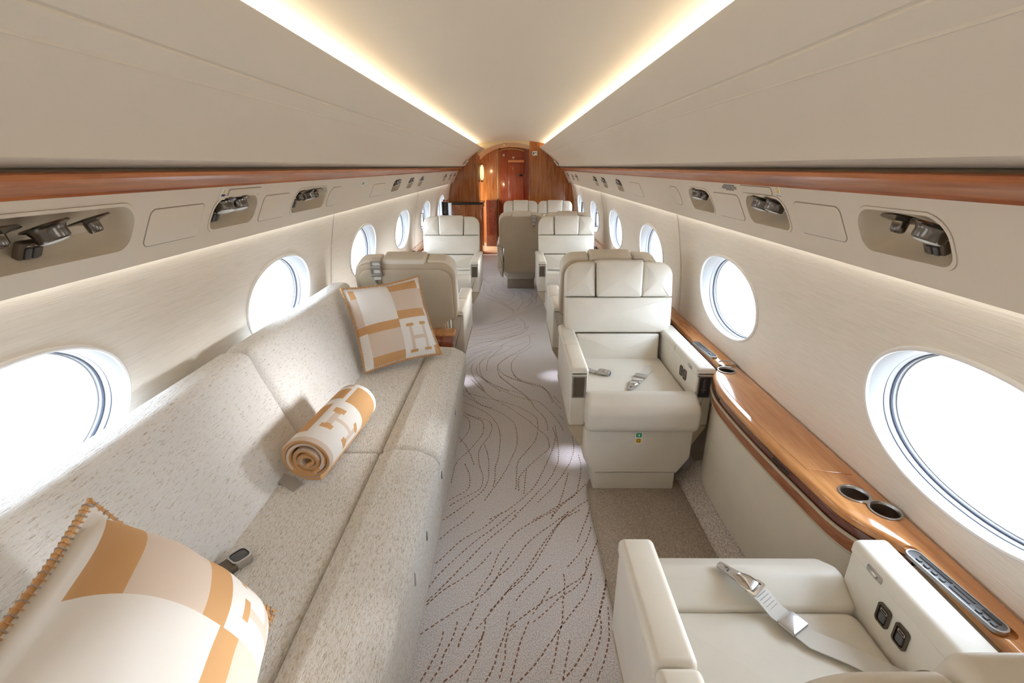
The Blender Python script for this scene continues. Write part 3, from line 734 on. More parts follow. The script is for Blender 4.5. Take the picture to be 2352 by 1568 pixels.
    mb = MB(); pad(mb, roundpoly([(-.284, .196), (.284, .196), (.287, .386), (-.287, .386)], [.05, .05, .004, .004], 7), .078, back_frame(-.075), 'leather', e=.018, dome=.013, k=5, pw=2.5)
    mb.build('backrest_cushion', root)
    for s in (-1, 1):
        P = [(s * .126, .390), (s * .287, .390), (s * .287, .573), (s * .129, .578)]; r = [.006, .004, .088, .012]
        if s < 0: P = P[::-1]; r = r[::-1]
        mb = MB(); pad(mb, roundpoly(P, r, 8), .115, back_frame(-.112), 'leather', e=.020, dome=.008, k=5, pw=2.5)
        mb.build('headrest_wing', root)
    mb = MB(); pad(mb, roundpoly([(-.120, .389), (.120, .389), (.126, .586), (-.126, .586)], [.012, .012, .02, .02], 6), .140, back_frame(-.124), 'leather', e=.017, dome=.008, k=5, pw=2.5)
    mb.build('headrest', root)
    # shoulder harness stowed on the back
    hx = win * .15; fb = frame(Vector((hx, .2, .415)) + BW * -.140, (-1, 0, 0), BV, -BW)
    hs = MB(); strip(hs, [fb(0, v, w) for v, w in ((.582, -.06), (.590, -.03), (.583, -.002), (.56, .004), (.50, .006))], (.022, 0, 0), .002, 'webbing'); hs = hs.build('shoulder_harness', root)
    mb = MB(); ringpad(mb, rr(.062, .05, .006, 0, .525), rr(.044, .024, .003, 0, .528), .012, fb, 'satin'); pad(mb, rr(.058, .012, .003, 0, .506), .018, fb, 'satin', .003); box_ = mb
    ringpad(mb, rr(.060, .03, .004, 0, .572), rr(.048, .02, .003, 0, .572), .008, fb, 'satin'); mb.build('harness_bracket', hs)
    mb = MB(); pad(mb, roundpoly([(-.022, .50), (-.018, .47), (.018, .47), (.022, .50)], .004), .006, fb, 'webbing', .002)
    ringpad(mb, roundpoly([(-.02, .476), (-.009, .446), (.009, .446), (.02, .476)], .006), roundpoly([(-.012, .472), (-.004, .455), (.004, .455), (.012, .472)], .003), .009, fb, 'chrome'); mb.build('harness_tongue', hs)
    return root, sc_
def belt_buckle(parent, p, d, m='satin'):
    """lift-lever buckle lying at p pointing along d"""
    d = Vector((d[0], d[1], 0)).normalized(); fr = frame(p, d, (-d.y, d.x, 0), (0, 0, 1))
    mb = MB(); pad(mb, rr(.062, .042, .007), .018, fr, m, .005, k=3); pad(mb, rr(.040, .036, .005, -.006, 0), .021, fr, m, .004, k=3)
    pad(mb, rr(.010, .030, .003, .0275, 0), .0155, fr, 'navy', .002, k=2); return mb.build('seat_belt_buckle', parent)
def belt_tongue(parent, p, d, s=1.0):
    d = Vector((d[0], d[1], 0)).normalized(); fr = frame(p, d * s, Vector((-d.y, d.x, 0)) * s, (0, 0, 1))
    mb = MB(); ringpad(mb, roundpoly([(0, -.016), (.03, -.013), (.06, -.010), (.06, .010), (.03, .013), (0, .016)], .006, 4), roundpoly([(.032, -.006), (.036, -.006), (.054, -.0055), (.054, .0055), (.036, .006), (.032, .006)], .002, 4), .004, fr, 'satin')
    pad(mb, roundpoly([(-.03, -.021), (-.005, -.022), (.018, -.012), (.022, 0), (.018, .012), (-.005, .022), (-.03, .021)], .010, 4), .007, fr, 'chrome', .003, k=3, dome=.004)
    ringpad(mb, rr(.02, .05, .004, -.03, 0), rr(.008, .036, .002, -.03, 0), .006, fr, 'chrome'); return mb.build('seat_belt_tongue', parent)
def belt_web(parent, pts, wv, plate=None, m='webbing'):
    mb = MB(); strip(mb, pts, wv, .0022, m); o = mb.build('seat_belt_webbing', parent)
    if plate:
        p, d = plate; d = Vector((d[0], d[1], 0)).normalized(); fr = frame(p, d, (-d.y, d.x, 0), (0, 0, 1))
        mb = MB(); pad(mb, rr(.040, .056, .004), .010, fr, 'satin', .003, k=2); mb.build('adjuster_plate', o)
    return o

SEATS = []
def put(proto, loc, rz, label, first=False, group='cream leather cabin seats'):
    o = proto if first else copy_tree(proto)
    o.location = loc; o.rotation_euler = (0, 0, rz); tag(o, label, 'seat', group); SEATS.append(o); return o
pa, _ = make_seat(1); pb, _ = make_seat(-1); pc, _ = make_seat(-1, True, False, (1,)); pf, _ = make_seat(1, True, False, (-1,))
pd, _ = make_seat(-1, True, False, (-1,)); pe, _ = make_seat(1, True, False, (1,))
s2 = put(pb, (.565, 3.22, 0), PI, 'tan backed leather seat facing away, directly behind the big cream front facing armchair', True)
s1 = copy_tree(pa); put(s1, (.565, 2.215, 0), 0, 'large cream leather armchair with headrest, leg rest and open seat belt beside the right console', True)
s3 = copy_tree(pa); put(s3, (.54, 4.72, 0), 0, 'cream armchair facing the viewer on the right, beyond the tan seat back', True)
s8 = put(pa, (-.625, 3.13, 0), PI, 'leather seat with its taupe back turned to the sofa and a stowed harness', True)
s9 = copy_tree(pb); put(s9, (-.645, 4.69, 0), 0, 'cream armchair facing the viewer on the left, in front of the wood galley', True)
s0 = copy_tree(pb); put(s0, (.567, .622, 0), PI, 'nearest cream seat seen from above with white belt across its cushion', True)
s4 = put(pc, (.085, 5.88, 0), PI, 'aisle side tan seat back on a carpeted plinth, facing the forward bulkhead', True)
s5 = pd; put(s5, (.592, 5.88, 0), PI, 'window side tan seat back half hidden behind a cream armchair headrest', True)
s6 = pf; put(s6, (.098, 7.10, 0), 0, 'aisle side cream headrest of the farthest pair before the wood bulkhead', True)
s7 = pe; put(s7, (.612, 7.10, 0), 0, 'window side cream headrest of the farthest pair before the wood bulkhead', True)

for ch in s0.children:
    if ch.name.startswith(('lumbar', 'backrest', 'headrest', 'shoulder')): ch.location.y -= .05
for q in (s4, s5, s6, s7): q.scale = (.89, 1, 1)

# belts (local seat coordinates, front is -y)
zb = .4835
belt_web(s1, [(-.20, .03, zb + .003), (-.17, .0, zb), (-.155, -.012, zb)], (.008, .016, 0), m='web_stitch')
belt_buckle(s1, (-.118, -.03, zb - .001), (1, -.45))
belt_web(s1, [(.150, .14, zb - .012), (.115, .02, zb), (.06, -.062, zb), (.03, -.11, zb + .001)], (.021, -.010, 0), ((.055, -.068, zb + .001), (-.5, -.9)))
belt_tongue(s1, (-.0, -.155, zb), (-.5, -.87))
def w0(x, y): return (-(x - .567), -(y - .622))
P0 = [(.86, .50, .474), (.785, .665, .486), (.70, .722, .490), (.645, .755, .489), (.604, .825, .489), (.585, .850, .506), (.556, .868, .522)]
pts0 = [(*w0(x, y), z) for x, y, z in P0]
dd = Vector((.029, -.018, 0)).normalized(); wv0 = [Vector((.55, .83, 0)) * .025, Vector((.45, .88, 0)) * .025, Vector((.5, .86, 0)) * .025, Vector((.62, .78, 0)) * .025, Vector((.80, .6, 0)) * .025, Vector((.8, .55, 0)) * .025, Vector((.70, .70, 0)) * .025]
def q0(x, y, z): return Vector((*w0(x, y), z))
o = belt_web(s0, pts0, wv0, ((*w0(.622, .790), .4895), (-(.604 - .645), -(.825 - .755))))
mb = MB()
for i in range(5):
    q = q0(.600, .832, .4945).lerp(q0(.580, .853, .511), i / 4); strip(mb, [q - wv0[5] * .7 + Vector((0, 0, .0008)), q + wv0[5] * .7 + Vector((0, 0, .0008))], (.0006, .0012, 0), .0006, 'web_stitch')
mb.build('stitching', o)
belt_tongue(s0, (*w0(.545, .879), .525), (.035, -.045), 1.05)
for s in (s3, s9):
    belt_web(s, [(-.20, .06, zb), (-.12, .02, zb), (-.05, .0, zb)], (.006, .02, 0), m='web_stitch')
    belt_buckle(s, (-.01, -.01, zb), (1, -.1)); belt_web(s, [(.2, .08, zb), (.12, .05, zb), (.05, .04, zb)], (-.006, .02, 0))

# ------------------------------------------------------------------ sofa
sofa = empty('sofa', (-.65, 1.1, 0)); tag(sofa, 'long cream chenille sofa along the left cabin wall', 'sofa')
def S(x, y, z): return (x + .65, y - 1.1, z)
CUTS = [-.42, .58, 1.53, 2.62]
SM = Matrix.Translation((.65, -1.1, 0))
mb = MB(); pad(mb, roundpoly([(-1.06, 0.0), (-.312, 0.0), (-.300, .36), (-1.06, .36)], [0, .01, .02, .01], 4), CUTS[-1] - CUTS[0] - .01, FY(CUTS[0] + .005), 'chenille', .012, k=3); mb.build('base', sofa, matrix=SM)
for a, b in zip(CUTS[:-1], CUTS[1:]):
    far = b > 2.5
    dz = -.006 if far else 0
    mb = MB(); pad(mb, roundpoly([(-.82, a + .002), (-.498, a + .002), (-.498, b - .002), (-.82, b - .002)], .018, 4), .10, FZ(.358 + dz), 'chenille', e=.018, dome=.008, k=4, pw=3); mb.build('seat_cushion', sofa, matrix=SM)
    mb = MB(); pad(mb, roundpoly([(-.494, .32), (-.494, .460 + dz), (-.44, .478 + dz), (-.35, .474 + dz), (-.277, .432), (-.284, .30), (-.308, .18), (-.308, .16), (-.36, .16), (-.36, .32)], [.004, .016, .06, .07, .06, .08, .02, .005, .01, .01], 7), b - a - .004, FY(a + .002), 'chenille', e=.030 if far else .026, k=6); mb.build('front_bolster', sofa, matrix=SM)
CUTB = [-.42, .60, 1.56, 2.66]
for a, b in zip(CUTB[:-1], CUTB[1:]):
    mb = MB(); pad(mb, roundpoly([(-.83, .38), (-.772, .445), (-.90, .77), (-.925, .845), (-1.045, .845), (-1.062, .40)], [.02, .03, .12, .055, .055, .02], 8), b - a - .002, FY(a + .001), 'chenille_back', e=.026 if b < 2.6 else .05, k=6); mb.build('back_cushion', sofa, matrix=SM)
for y, z, dx in ((1.246, .323, 0), (1.583, .317, 0), (2.052, .342, 0)):
    mb = MB(); pad(mb, rr(.010, .036, .004, y - 1.1, z), .004, frame((.65 - .285, 0, 0), (0, 1, 0), (0, 0, 1), (1, 0, 0)), 'dark', .001, k=1); mb.build('fabric_slot', sofa)
mb = MB(); pad(mb, rr(.009, .045, .004, 1.049 - 1.1, .345), .006, frame((.65 - .285, 0, 0), (0, 1, 0), (0, 0, 1), (1, 0, 0)), 'chrome', .002, k=2); mb.build('chrome_clip', sofa)
fr = frame(S(-.735, .972, .463), (.55, .835, 0), (-.835, .55, 0), (0, 0, 1))
mb = MB(); pad(mb, rr(.075, .046, .008), .022, fr, 'bronze', .006, k=3); ringpad(mb, rr(.05, .050, .014, .022, 0), rr(.042, .040, .012, .022, 0), .026, fr, 'chrome'); pad(mb, rr(.042, .040, .012, .022, 0), .024, fr, 'button', .003, k=2); mb.build('seat_belt_buckle', sofa)
mb = MB(); strip(mb, [S(-.80, 1.36, .466), S(-.74, 1.33, .467), S(-.70, 1.30, .467)], (.008, .02, 0), .003, 'web_stitch'); mb.build('seat_belt_webbing', sofa)

# ------------------------------------------------------------------ cushions with the woven block pattern
def pat(u, v):
    if u < .12:
        if .84 < v < .96 and u > .05: return 'caramel'
        if .50 <= v <= .84: return 'blush'
        if .41 < v < .50: return 'caramel'
        return 'ivory'
    if u < .53:
        if v > .96: return 'ivory'
        if v >= .50: return 'ivory'
        if v >= .40: return 'caramel'
        if v >= .13: return 'blush'
        return 'caramel' if v > .02 else 'ivory'
    if u < .93:
        if v > .965: return 'ivory'
        if v > .845: return 'caramel'
        if v > .585: return 'blush'
        if v > .485: return 'caramel'
        # letter block
        for x in (.625, .815):
            if x <= u <= x + .042 and .07 <= v <= .42:
                return 'caramel' if (v < .105 or v > .385) else 'blush'
            if x - .028 <= u <= x + .07 and (.07 <= v < .105 or .385 < v <= .42): return 'caramel'
        if .667 <= u <= .815 and .225 <= v <= .27: return 'blush'
        return 'ivory'
    if v < .12: return 'caramel'
    if .585 < v < .845: return 'blush'
    return 'ivory'
def brk(extra, n):
    s = sorted(set([round(i / n, 4) for i in range(n + 1)] + extra)); out = [s[0]]
    for q in s[1:]:
        if q - out[-1] > .006 or q in extra:
            if q - out[-1] <= .006 and out[-1] not in extra: out[-1] = q
            else: out.append(q)
    return out
def make_pillow(label, BL, BR, TL, thick, grp, puff=1.0, dv=0.0):
    BL, BR, TL = map(Vector, (BL, BR, TL)); U = (BR - BL); w = U.length; U.normalize()
    Vv = TL - BL; Vv = Vv - U * Vv.dot(U); h = (TL - BL).length; Vv.normalize(); W = U.cross(Vv)
    C = (BL + BR) / 2 + Vv * h / 2
    root = empty('throw_pillow', C); tag(root, label, 'cushion', grp)
    us = brk([.12, .53, .93, .05, .625, .667, .815, .857, .597, .695, .787, .885], 36)
    vs = brk([round(q - dv, 4) for q in [.84, .96, .50, .41, .40, .13, .02, .965, .845, .585, .485, .07, .105, .385, .42, .225, .27, .12] if q - dv > .01], 36)
    def P(u, v, s):
        a, b_ = 2 * u - 1, 2 * v - 1
        # flange at the edge, pulled-in sides, pointed corners
        x = a * w / 2 * (1 - .075 * (1 - b_ * b_) * abs(a) ** 2.0); y = b_ * h / 2 * (1 - .075 * (1 - a * a) * abs(b_) ** 2.0)
        a2, b2 = min(1, abs(a) / .93), min(1, abs(b_) / .93)
        T = thick / 2 * (max(0, 1 - a2 ** 2.6) * max(0, 1 - b2 ** 2.6)) ** .62 * puff
        wr = .0035 * math.sin(9 * a + 4 * b_) * (1 - a2) + .003 * math.sin(14 * b_ - 5 * a) * a2 * (1 - b2)
        return U * x + Vv * y + W * (s * (T + .004) + wr)
    mb = MB()
    V = [P(u, v, 1) for u in us for v in vs] ; nv = len(vs)
    groups = {}
    for i in range(len(us) - 1):
        for j in range(nv - 1):
            groups.setdefault(pat((us[i] + us[i + 1]) / 2, (vs[j] + vs[j + 1]) / 2 + dv), []).append((i * nv + j, (i + 1) * nv + j, (i + 1) * nv + j + 1, i * nv + j + 1))
    base = len(mb.v); mb.v += [tuple(p) for p in V]
    for mname, fs in groups.items():
        k = mb.mat(mname)
        for f in fs: mb.f.append(tuple(base + q for q in f)); mb.mi.append(k)
    surf(mb, lambda u, v: P(u, v, -1), lin(0, 1, 24), lin(0, 1, 24), 'ivory')
    me = bpy.data.meshes.new('pillow_cover'); me.from_pydata(mb.v, [], mb.f)
    for q in mb.mats: me.materials.append(M[q])
    me.polygons.foreach_set('material_index', mb.mi); me.polygons.foreach_set('use_smooth', [True] * len(me.polygons)); me.update()
    link('cover', me, root)
    # whip-stitched edge
    border = [P(t, 0, 0) for t in lin(0, 1, 40)] + [P(1, t, 0) for t in lin(0, 1, 40)][1:] + [P(1 - t, 1, 0) for t in lin(0, 1, 40)][1:] + [P(0, 1 - t, 0) for t in lin(0, 1, 40)][1:-1]
    mb = MB(); tube(mb, border, .0058, 'caramel', 8, True)
    n = len(border)
    for i in range(n):
        if i % 4 == 3: mb_pt = None
        p = border[i]; d = border[(i + 1) % n] - border[i - 1]; d.normalize(); inn = (Vector((0, 0, 0)) - p); inn -= d * inn.dot(d); inn.normalize()
        q = p + inn * .0075
        tube(mb, [q + W * .006, p + W * .0065 - inn * .003, p - inn * .0066, p - W * .0065 - inn * .003, q - W * .006], .0016, 'thread' if i % 2 else 'caramel', 4)
    mb.build('whip_stitched_edge', root)
    return root
make_pillow('checked wool cushion with letter H propped upright at the far end of the sofa', (-.750, 2.205, .474), (-.395, 2.425, .494), (-.872, 2.390, .865), .15, 'orange and cream wool cushions')

def make_blanket():
    A = Vector((-.672, 1.325, .0)); B = Vector((-.632, 1.735, .0)); ax = (B - A).normalized(); ln = (B - A).length
    z0 = .5585; side = Vector((ax.y, -ax.x, 0)); R = .091
    root = empty('rolled_blanket', (A + B) / 2 + Vector((0, 0, z0))); tag(root, 'rolled orange and cream wool blanket with letter H lying on the sofa', 'blanket')
    turns = 4.15; n = 400; th = .0158
    def cen(t):   # t in 0..1 outer to inner
        a = -.35 * PI - t * turns * 2 * PI; r = (R - th / 2) * (1 - t) ** .92 + .010 * t
        return Vector((r * math.cos(a) * 1.03, r * math.sin(a) * .93 - (.012 * t if r < .05 else 0)))
    C = [cen(i / n) for i in range(n + 1)]; NN = []
    for i in range(n + 1):
        d = C[min(n, i + 1)] - C[max(0, i - 1)]; d.normalize(); NN.append(Vector((-d.y, d.x)))
    arc = [0.0]
    for a, b in zip(C, C[1:]): arc.append(arc[-1] + (b - a).length)
    xs = sorted(set([0, .006, .02] + [round(q, 3) for q in lin(.03, ln - .02, 60)] + [ln - .006, ln]))
    def pt(i, o, x):
        e = min(x, ln - x); k = 1 - max(0, 1 - e / .007) ** 2 * .45
        p = C[i] + NN[i] * (o * th / 2 * .97 * k)
        wob = .004 * math.sin(i * .09) * (1 if x < ln / 2 else -1) + .010 * (1 - abs(1 - 2 * arc[i] / arc[-1])) * (-1 if x < ln / 2 else 1) * 0
        return side * p.x + Vector((0, 0, p.y)) + ax * (x - ln / 2 + wob)
    def bp(i, x):  # woven blocks on the outer layer: a = angle / pi, x along the axis
        a = -.35 - i / n * turns * 2
        while a < -.35: a += 2
        x = x / ln
        if x < .05: return 'blush'
        if x > .94: return 'blush' if a > .5 else 'ivory'
        if x > .64: return 'caramel' if -.16 < a < .44 else ('ivory' if a < .50 or x > .9 or x < .68 else 'caramel')
        if a < .52:     # letter block facing the aisle
            for c in (-.02, .36):
                if c < a < c + .075 and .22 < x < .52: return 'caramel' if (x < .285 or x > .455) else 'blush'
                if c - .04 < a < c + .115 and (.22 < x < .27 or .47 < x < .52): return 'caramel'
            if .05 <= a <= .36 and .345 < x < .395: return 'blush'
            return 'ivory'
        return 'caramel' if (a > .56 and .13 < x < .58) else 'ivory'
    mb = MB()
    rows = len(xs)
    base = [pt(i, 1, x) for i in range(n + 1) for x in xs]; back = [pt(i, -1, x) for i in range(n + 1) for x in xs]
    mb.v = [tuple(p) for p in base + back]; off = len(base)
    sgn = 1
    for i in range(n):
        for j in range(rows - 1):
            a, b, c, d = i * rows + j, (i + 1) * rows + j, (i + 1) * rows + j + 1, i * rows + j + 1
            mo = bp(i, (xs[j] + xs[j + 1]) / 2) if i / n * turns < 1.02 else ('caramel' if (int(arc[i] / .26) % 3) else 'blush')
            for f, m_ in (((a, b, c, d), mo), (tuple(off + q for q in (d, c, b, a)), 'caramel' if (int(arc[i] / .30) % 3) else 'blush')):
                mb.f.append(f); mb.mi.append(mb.mat(m_))
        for j in (0, rows - 1):
            a, b = i * rows + j, (i + 1) * rows + j
            mb.f.append((a, b, off + b, off + a)); mb.mi.append(mb.mat('blush' if .55 < arc[i] % .8 < .8 and i > 60 else 'caramel'))
    for i in (0, n):
        for j in range(rows - 1):
            a, d = i * rows + j, i * rows + j + 1; mb.f.append((a, d, off + d, off + a)); mb.mi.append(mb.mat('caramel'))
    mb.build('wool_roll', root, sharp=60)
make_blanket()
make_pillow('checked wool cushion with letter H nearest the camera, leaning on the sofa back', (-.425, .335, .500), (-.530, .785, .530), (-.66, .265, .855), .29, 'orange and cream wool cushions', dv=.04)

# ------------------------------------------------------------------ right console and ledges
def xwall(sg, z=.6): return XC + sg * (half(z) - .004)
WR = xwall(1)
front = [(.934, .50), (.938, .80), (.944, .885), (.925, .925), (.888, .985), (.862, 1.06), (.850, 1.18), (.836, 1.38), (.829, 1.58), (.833, 1.76), (.846, 1.845), (.868, 1.915), (.896, 1.960), (.935, 2.005)]
def cat2(P, n=5):
    out = []; V = [Vector(p) for p in P]
    for i in range(len(V) - 1):
        p0, p1, p2, p3 = V[max(i - 1, 0)], V[i], V[i + 1], V[min(i + 2, len(V) - 1)]
        for k in range(n):
            t = k / n; q = 0.5 * ((2 * p1) + (p2 - p0) * t + (2 * p0 - 5 * p1 + 4 * p2 - p3) * t * t + (3 * p1 - p0 - 3 * p2 + p3) * t ** 3); out.append((q.x, q.y))
    out.append(tuple(V[-1])); return out
FR = cat2(front, 5)
con = empty('side_console', (.95, 1.45, 0)); tag(con, 'wide cherry topped console with cup holders along the right wall beside the two near seats', 'console')
CM = Matrix.Translation((-.95, -1.45, 0))
def off(P, d): return [(x + d, y) for x, y in P]
def shelf(P, z0, t, m, name, e=.006, parent=con, x1=WR, cutters=None):
    mb = MB(); poly = P + [(x1, P[-1][1]), (x1, P[0][1])]
    pad(mb, poly, t, FZ(z0), m, e=e, k=3); o = mb.build(name, parent, matrix=CM if parent is con else None)
    return o
# cup holders: positions of the wells
CUPS = [(.940, 1.102), (.975, 1.034)], [(.943, 1.955), (.974, 2.028)]
top = shelf(FR, .572, .030, 'wood_ledge', 'console_top', .010)
cts = []
for pr in CUPS:
    for x, y in pr:
        c = MB(); lathe(c, [(.0335, -.2), (.0335, .2)], (x - .95, y - 1.45, .6), (0, 0, 1), 'seam', 40); cts.append(c)
c = MB(); pad(c, rr(.040, .245, .018), .02, frame((.944 - .95, .79 - 1.45, .592), (1, 0.10, 0), (-.10, 1, 0), (0, 0, 1)), 'seam', .002, k=1); cts.append(c)
cut(top, cts)
mb = MB(); pad(mb, [(x, y) for x, y in off([p for p in FR if 1.185 < p[1] < 1.875], .026)] + [(.992, 1.87), (.992, 1.19)], .0022, FZ(.6018), 'wood_ledge', .001, k=1); mb.build('table_lid', con, matrix=CM)
band = [p for p in FR if .885 < p[1] < 2.0]
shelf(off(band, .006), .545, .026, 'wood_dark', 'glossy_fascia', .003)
for a, b in ((1.22, 1.36), (1.74, 1.86)):
    Q = [p for p in off(band, .0035) if a < p[1] < b]; mb = MB(); pad(mb, Q + [(x + .006, y) for x, y in Q[::-1]], .010, FZ(.553), 'dark', .001, k=1); mb.build('table_slot', con, matrix=CM)
mb = MB(); tube(mb, [(x + .002, y, .541) for x, y in band], .0055, 'leather_tan_shade'); tube(mb, [(x + .010, y, .492) for x, y in band], .0045, 'leather_tan_shade'); mb.build('leather_piping', con, matrix=CM)
shelf(off(band, .007), .494, .046, 'wood_band', 'wood_band', .003)
shelf([(x + .014, y) for x, y in band], .105, .388, 'leather_panel', 'leather_side_panel', .004)
shelf([(.935, .50), (.936, .70), (.937, .885)], .40, .168, 'leather_tan_shade', 'lower_fascia', .004)
# sloped carpeted duct at the foot of the wall
mb = MB(); pad(mb, roundpoly([(.790, 0), (WR, 0), (WR, .103), (.900, .103)], [.004, .004, .01, .03], 5), 1.76, FY(.25), 'carpet_duct', .003, k=1)
tag(mb.build('carpeted_duct'), 'sloped carpet covered duct at the foot of the right console', 'duct')
# plain carpet panel inlaid under the right seats
mb = MB(); pad(mb, roundpoly([(.352, .35), (.80, .35), (.80, 1.97), (.372, 1.97), (.352, 1.88)], [.02, .01, .01, .05, .1], 6), .014, FZ(.0005), 'carpet_plain', .005, k=2)
o = mb.build('floor_mat'); tag(o, 'plain taupe carpet panel between the two near right seats', 'carpet')
mb = MB(); tube(mb, [(.349, .35, .010), (.349, 1.87, .010), (.356, 1.935, .010), (.372, 1.972, .010), (.40, 1.975, .01)], .005, 'carpet_plain'); mb.build('edge_binding', o)

# cup holder inserts
for k, pr in enumerate(CUPS):
    (xa, ya), (xb, yb) = pr; root = empty('cup_holder', ((xa + xb) / 2, (ya + yb) / 2, .602))
    tag(root, ['twin round metal cup holder set in the console nearest the camera', 'twin round metal cup holder at the far curved end of the console'][k], 'cup holder', 'console cup holders')
    rel = [(x - root.location.x, y - root.location.y) for x, y in pr]
    for x, y in rel:
        mb = MB(); lathe(mb, [(.0335, .0008), (.0385, .0008), (.0390, .0022), (.0378, .0040), (.0345, .0040), (.0330, .002), (.0328, -.066), (.0, -.066)], (x, y, 0), (0, 0, 1), 'satin', 40, cap=False); o = mb.build('cup_ring', root)
        mb = MB(); lathe(mb, [(.0322, -.004), (.0322, -.060), (.001, -.060)], (x, y, 0), (0, 0, 1), 'bronze', 36, cap=False); mb.build('cup_well', o)
    d = Vector(rel[1]) - Vector(rel[0]); n = Vector((-d.y, d.x)).normalized(); d.normalize(); c = (Vector(rel[0]) + Vector(rel[1])) / 2
    L_ = (Vector(rel[1]) - Vector(rel[0])).length / 2 - .0355
    mb = MB(); q = [c + d * (-L_ - .012) + n * .026, c + n * .017, c + d * (L_ + .012) + n * .026, c + d * L_ - n * 0, c + d * (L_ + .012) - n * .026, c - n * .017, c + d * (-L_ - .012) - n * .026, c - d * L_]
    pad(mb, [tuple(p) for p in q], .0035, FZ(.001), 'satin', .0008, k=1); mb.build('bridge_plate', root)

# seat control panels on the ledge
def control_panel(loc, yaw, tilt, label):
    root = empty('control_panel', loc); root.rotation_euler = (0, tilt, yaw); tag(root, label, 'control panel', 'seat control panels')
    mb = MB(); pad(mb, rr(.034, .215, .016), .007, FZ(0), 'grey_plastic', .003, k=3); ringpad(mb, rr(.036, .218, .017), rr(.030, .210, .014), .0085, FZ(0), 'satin'); mb.build('faceplate', root)
    for i in range(4):
        mb = MB(); pad(mb, rr(.009, .012, .003, -.006, .076 - i * .019), .0105, FZ(0), 'grey_plastic', .0015, k=2); mb.build('button', root)
    for i in range(3):
        mb = MB(); pad(mb, rr(.009, .011, .003, -.006, -.060 - i * .015), .0105, FZ(0), 'grey_plastic', .0015, k=2); mb.build('button', root)
    mb = MB(); pad(mb, rr(.006, .078, .002, .007, .048), .0086, FZ(0), 'dark', .0005, k=1); pad(mb, rr(.006, .036, .002, .007, -.075), .0086, FZ(0), 'dark', .0005, k=1); mb.build('display_strip', root)
    for x in (-.006, .006):
        mb = MB(); pad(mb, rr(.0055, .045, .002, x, -.020), .0092, FZ(0), 'button', .0008, k=1); mb.build('slot', root)
control_panel((.944, .79, .595), math.radians(-5.7) * -1, 0, 'long grey keypad panel in the ledge beside the nearest seat')
control_panel((.936, 2.20, .6035), math.radians(4), 0, 'grey keypad panel in the ledge beside the big front facing armchair')

# narrow ledges
for sg, y0, y1, nm in ((1, 2.02, 8.26, 'right'), (-1, 2.70, 8.20, 'left')):
    root = empty('side_ledge', (XC + sg * 1.0, (y0 + y1) / 2, 0)); tag(root, 'narrow polished cherry ledge running forward under the %s windows' % nm, 'ledge', 'side ledges')
    LM = Matrix.Translation((-root.location.x, -root.location.y, 0))
    xw = XC + sg * (half(.6) - .004); xf = XC + sg * .985
    P = lambda a, b, z0, z1: roundpoly([(a, z0), (b, z0), (b, z1), (a, z1)], .006, 3)
    lo, hi = sorted((xf, xw)); mb = MB(); pad(mb, P(lo, hi, .574, .602), y1 - y0, FY(y0), 'wood_ledge', .004, k=2); mb.build('ledge_top', root, matrix=LM)
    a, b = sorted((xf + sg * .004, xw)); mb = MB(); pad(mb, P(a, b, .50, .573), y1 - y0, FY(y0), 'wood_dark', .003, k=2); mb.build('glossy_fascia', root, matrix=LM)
    a, b = sorted((xf + sg * .012, xw)); mb = MB(); pad(mb, P(a, b, .0, .498), y1 - y0, FY(y0), 'leather_panel', .003, k=2); mb.build('side_panel', root, matrix=LM)
    if sg < 0:
        mb = MB(); pad(mb, rr(.03, .05, .006, XC - 1.02, 5.13), .004, FZ(.602), 'dark', .001, k=1); mb.build('outlet_plate', root, matrix=LM)

# magazine rack hung at the front of the right ledge
root = empty('magazine_rack', (.932, 5.62, .53)); tag(root, 'magazine holder with grey magazines on the right ledge beside the middle armchair', 'magazine rack')
mb = MB(); box(mb, (-.03, -.15, -.06), (.0, .15, -.052), 'dark', .002); box(mb, (-.034, -.15, -.06), (-.030, .15, .03), 'wood_dark', .002); mb.build('tray', root)
for i in range(4):
    mb = MB(); pad(mb, rr(.27, .12, .003), .006, frame((-.026 + i * .007, 0, .012), (0, 1, 0), (.02, 0, 1), (1, 0, -.02)), 'magazine' if i % 2 else 'paper', .001, k=1)
    tag(mb.build('magazine'), ['grey magazine at the aisle side of the rack', 'white magazine second from the aisle in the rack', 'grey magazine third from the aisle in the rack', 'white magazine against the wall in the rack'][i], 'magazine', 'magazines in the rack').location = root.location

# side table behind the sofa
root = empty('side_table', (-.6, 2.78, 0)); tag(root, 'small glossy cherry side table between the sofa and a seat back', 'table')
mb = MB(); box(mb, (-.33, -.10, 0), (.235, -.012, .505), 'wood_door', .01); mb.build('cabinet_body', root)
mb = MB(); pad(mb, rr(.58, .105, .02, -.04, -.0575), .022, FZ(.506), 'wood_ledge', .006, k=3); mb.build('table_top', root)
mb = MB(); pad(mb, rr(.03, .06, .01, -.055, .43), .005, frame((.235, 0, 0), (0, 1, 0), (0, 0, 1), (1, 0, 0)), 'chrome', .002, k=2); mb.build('latch', root)

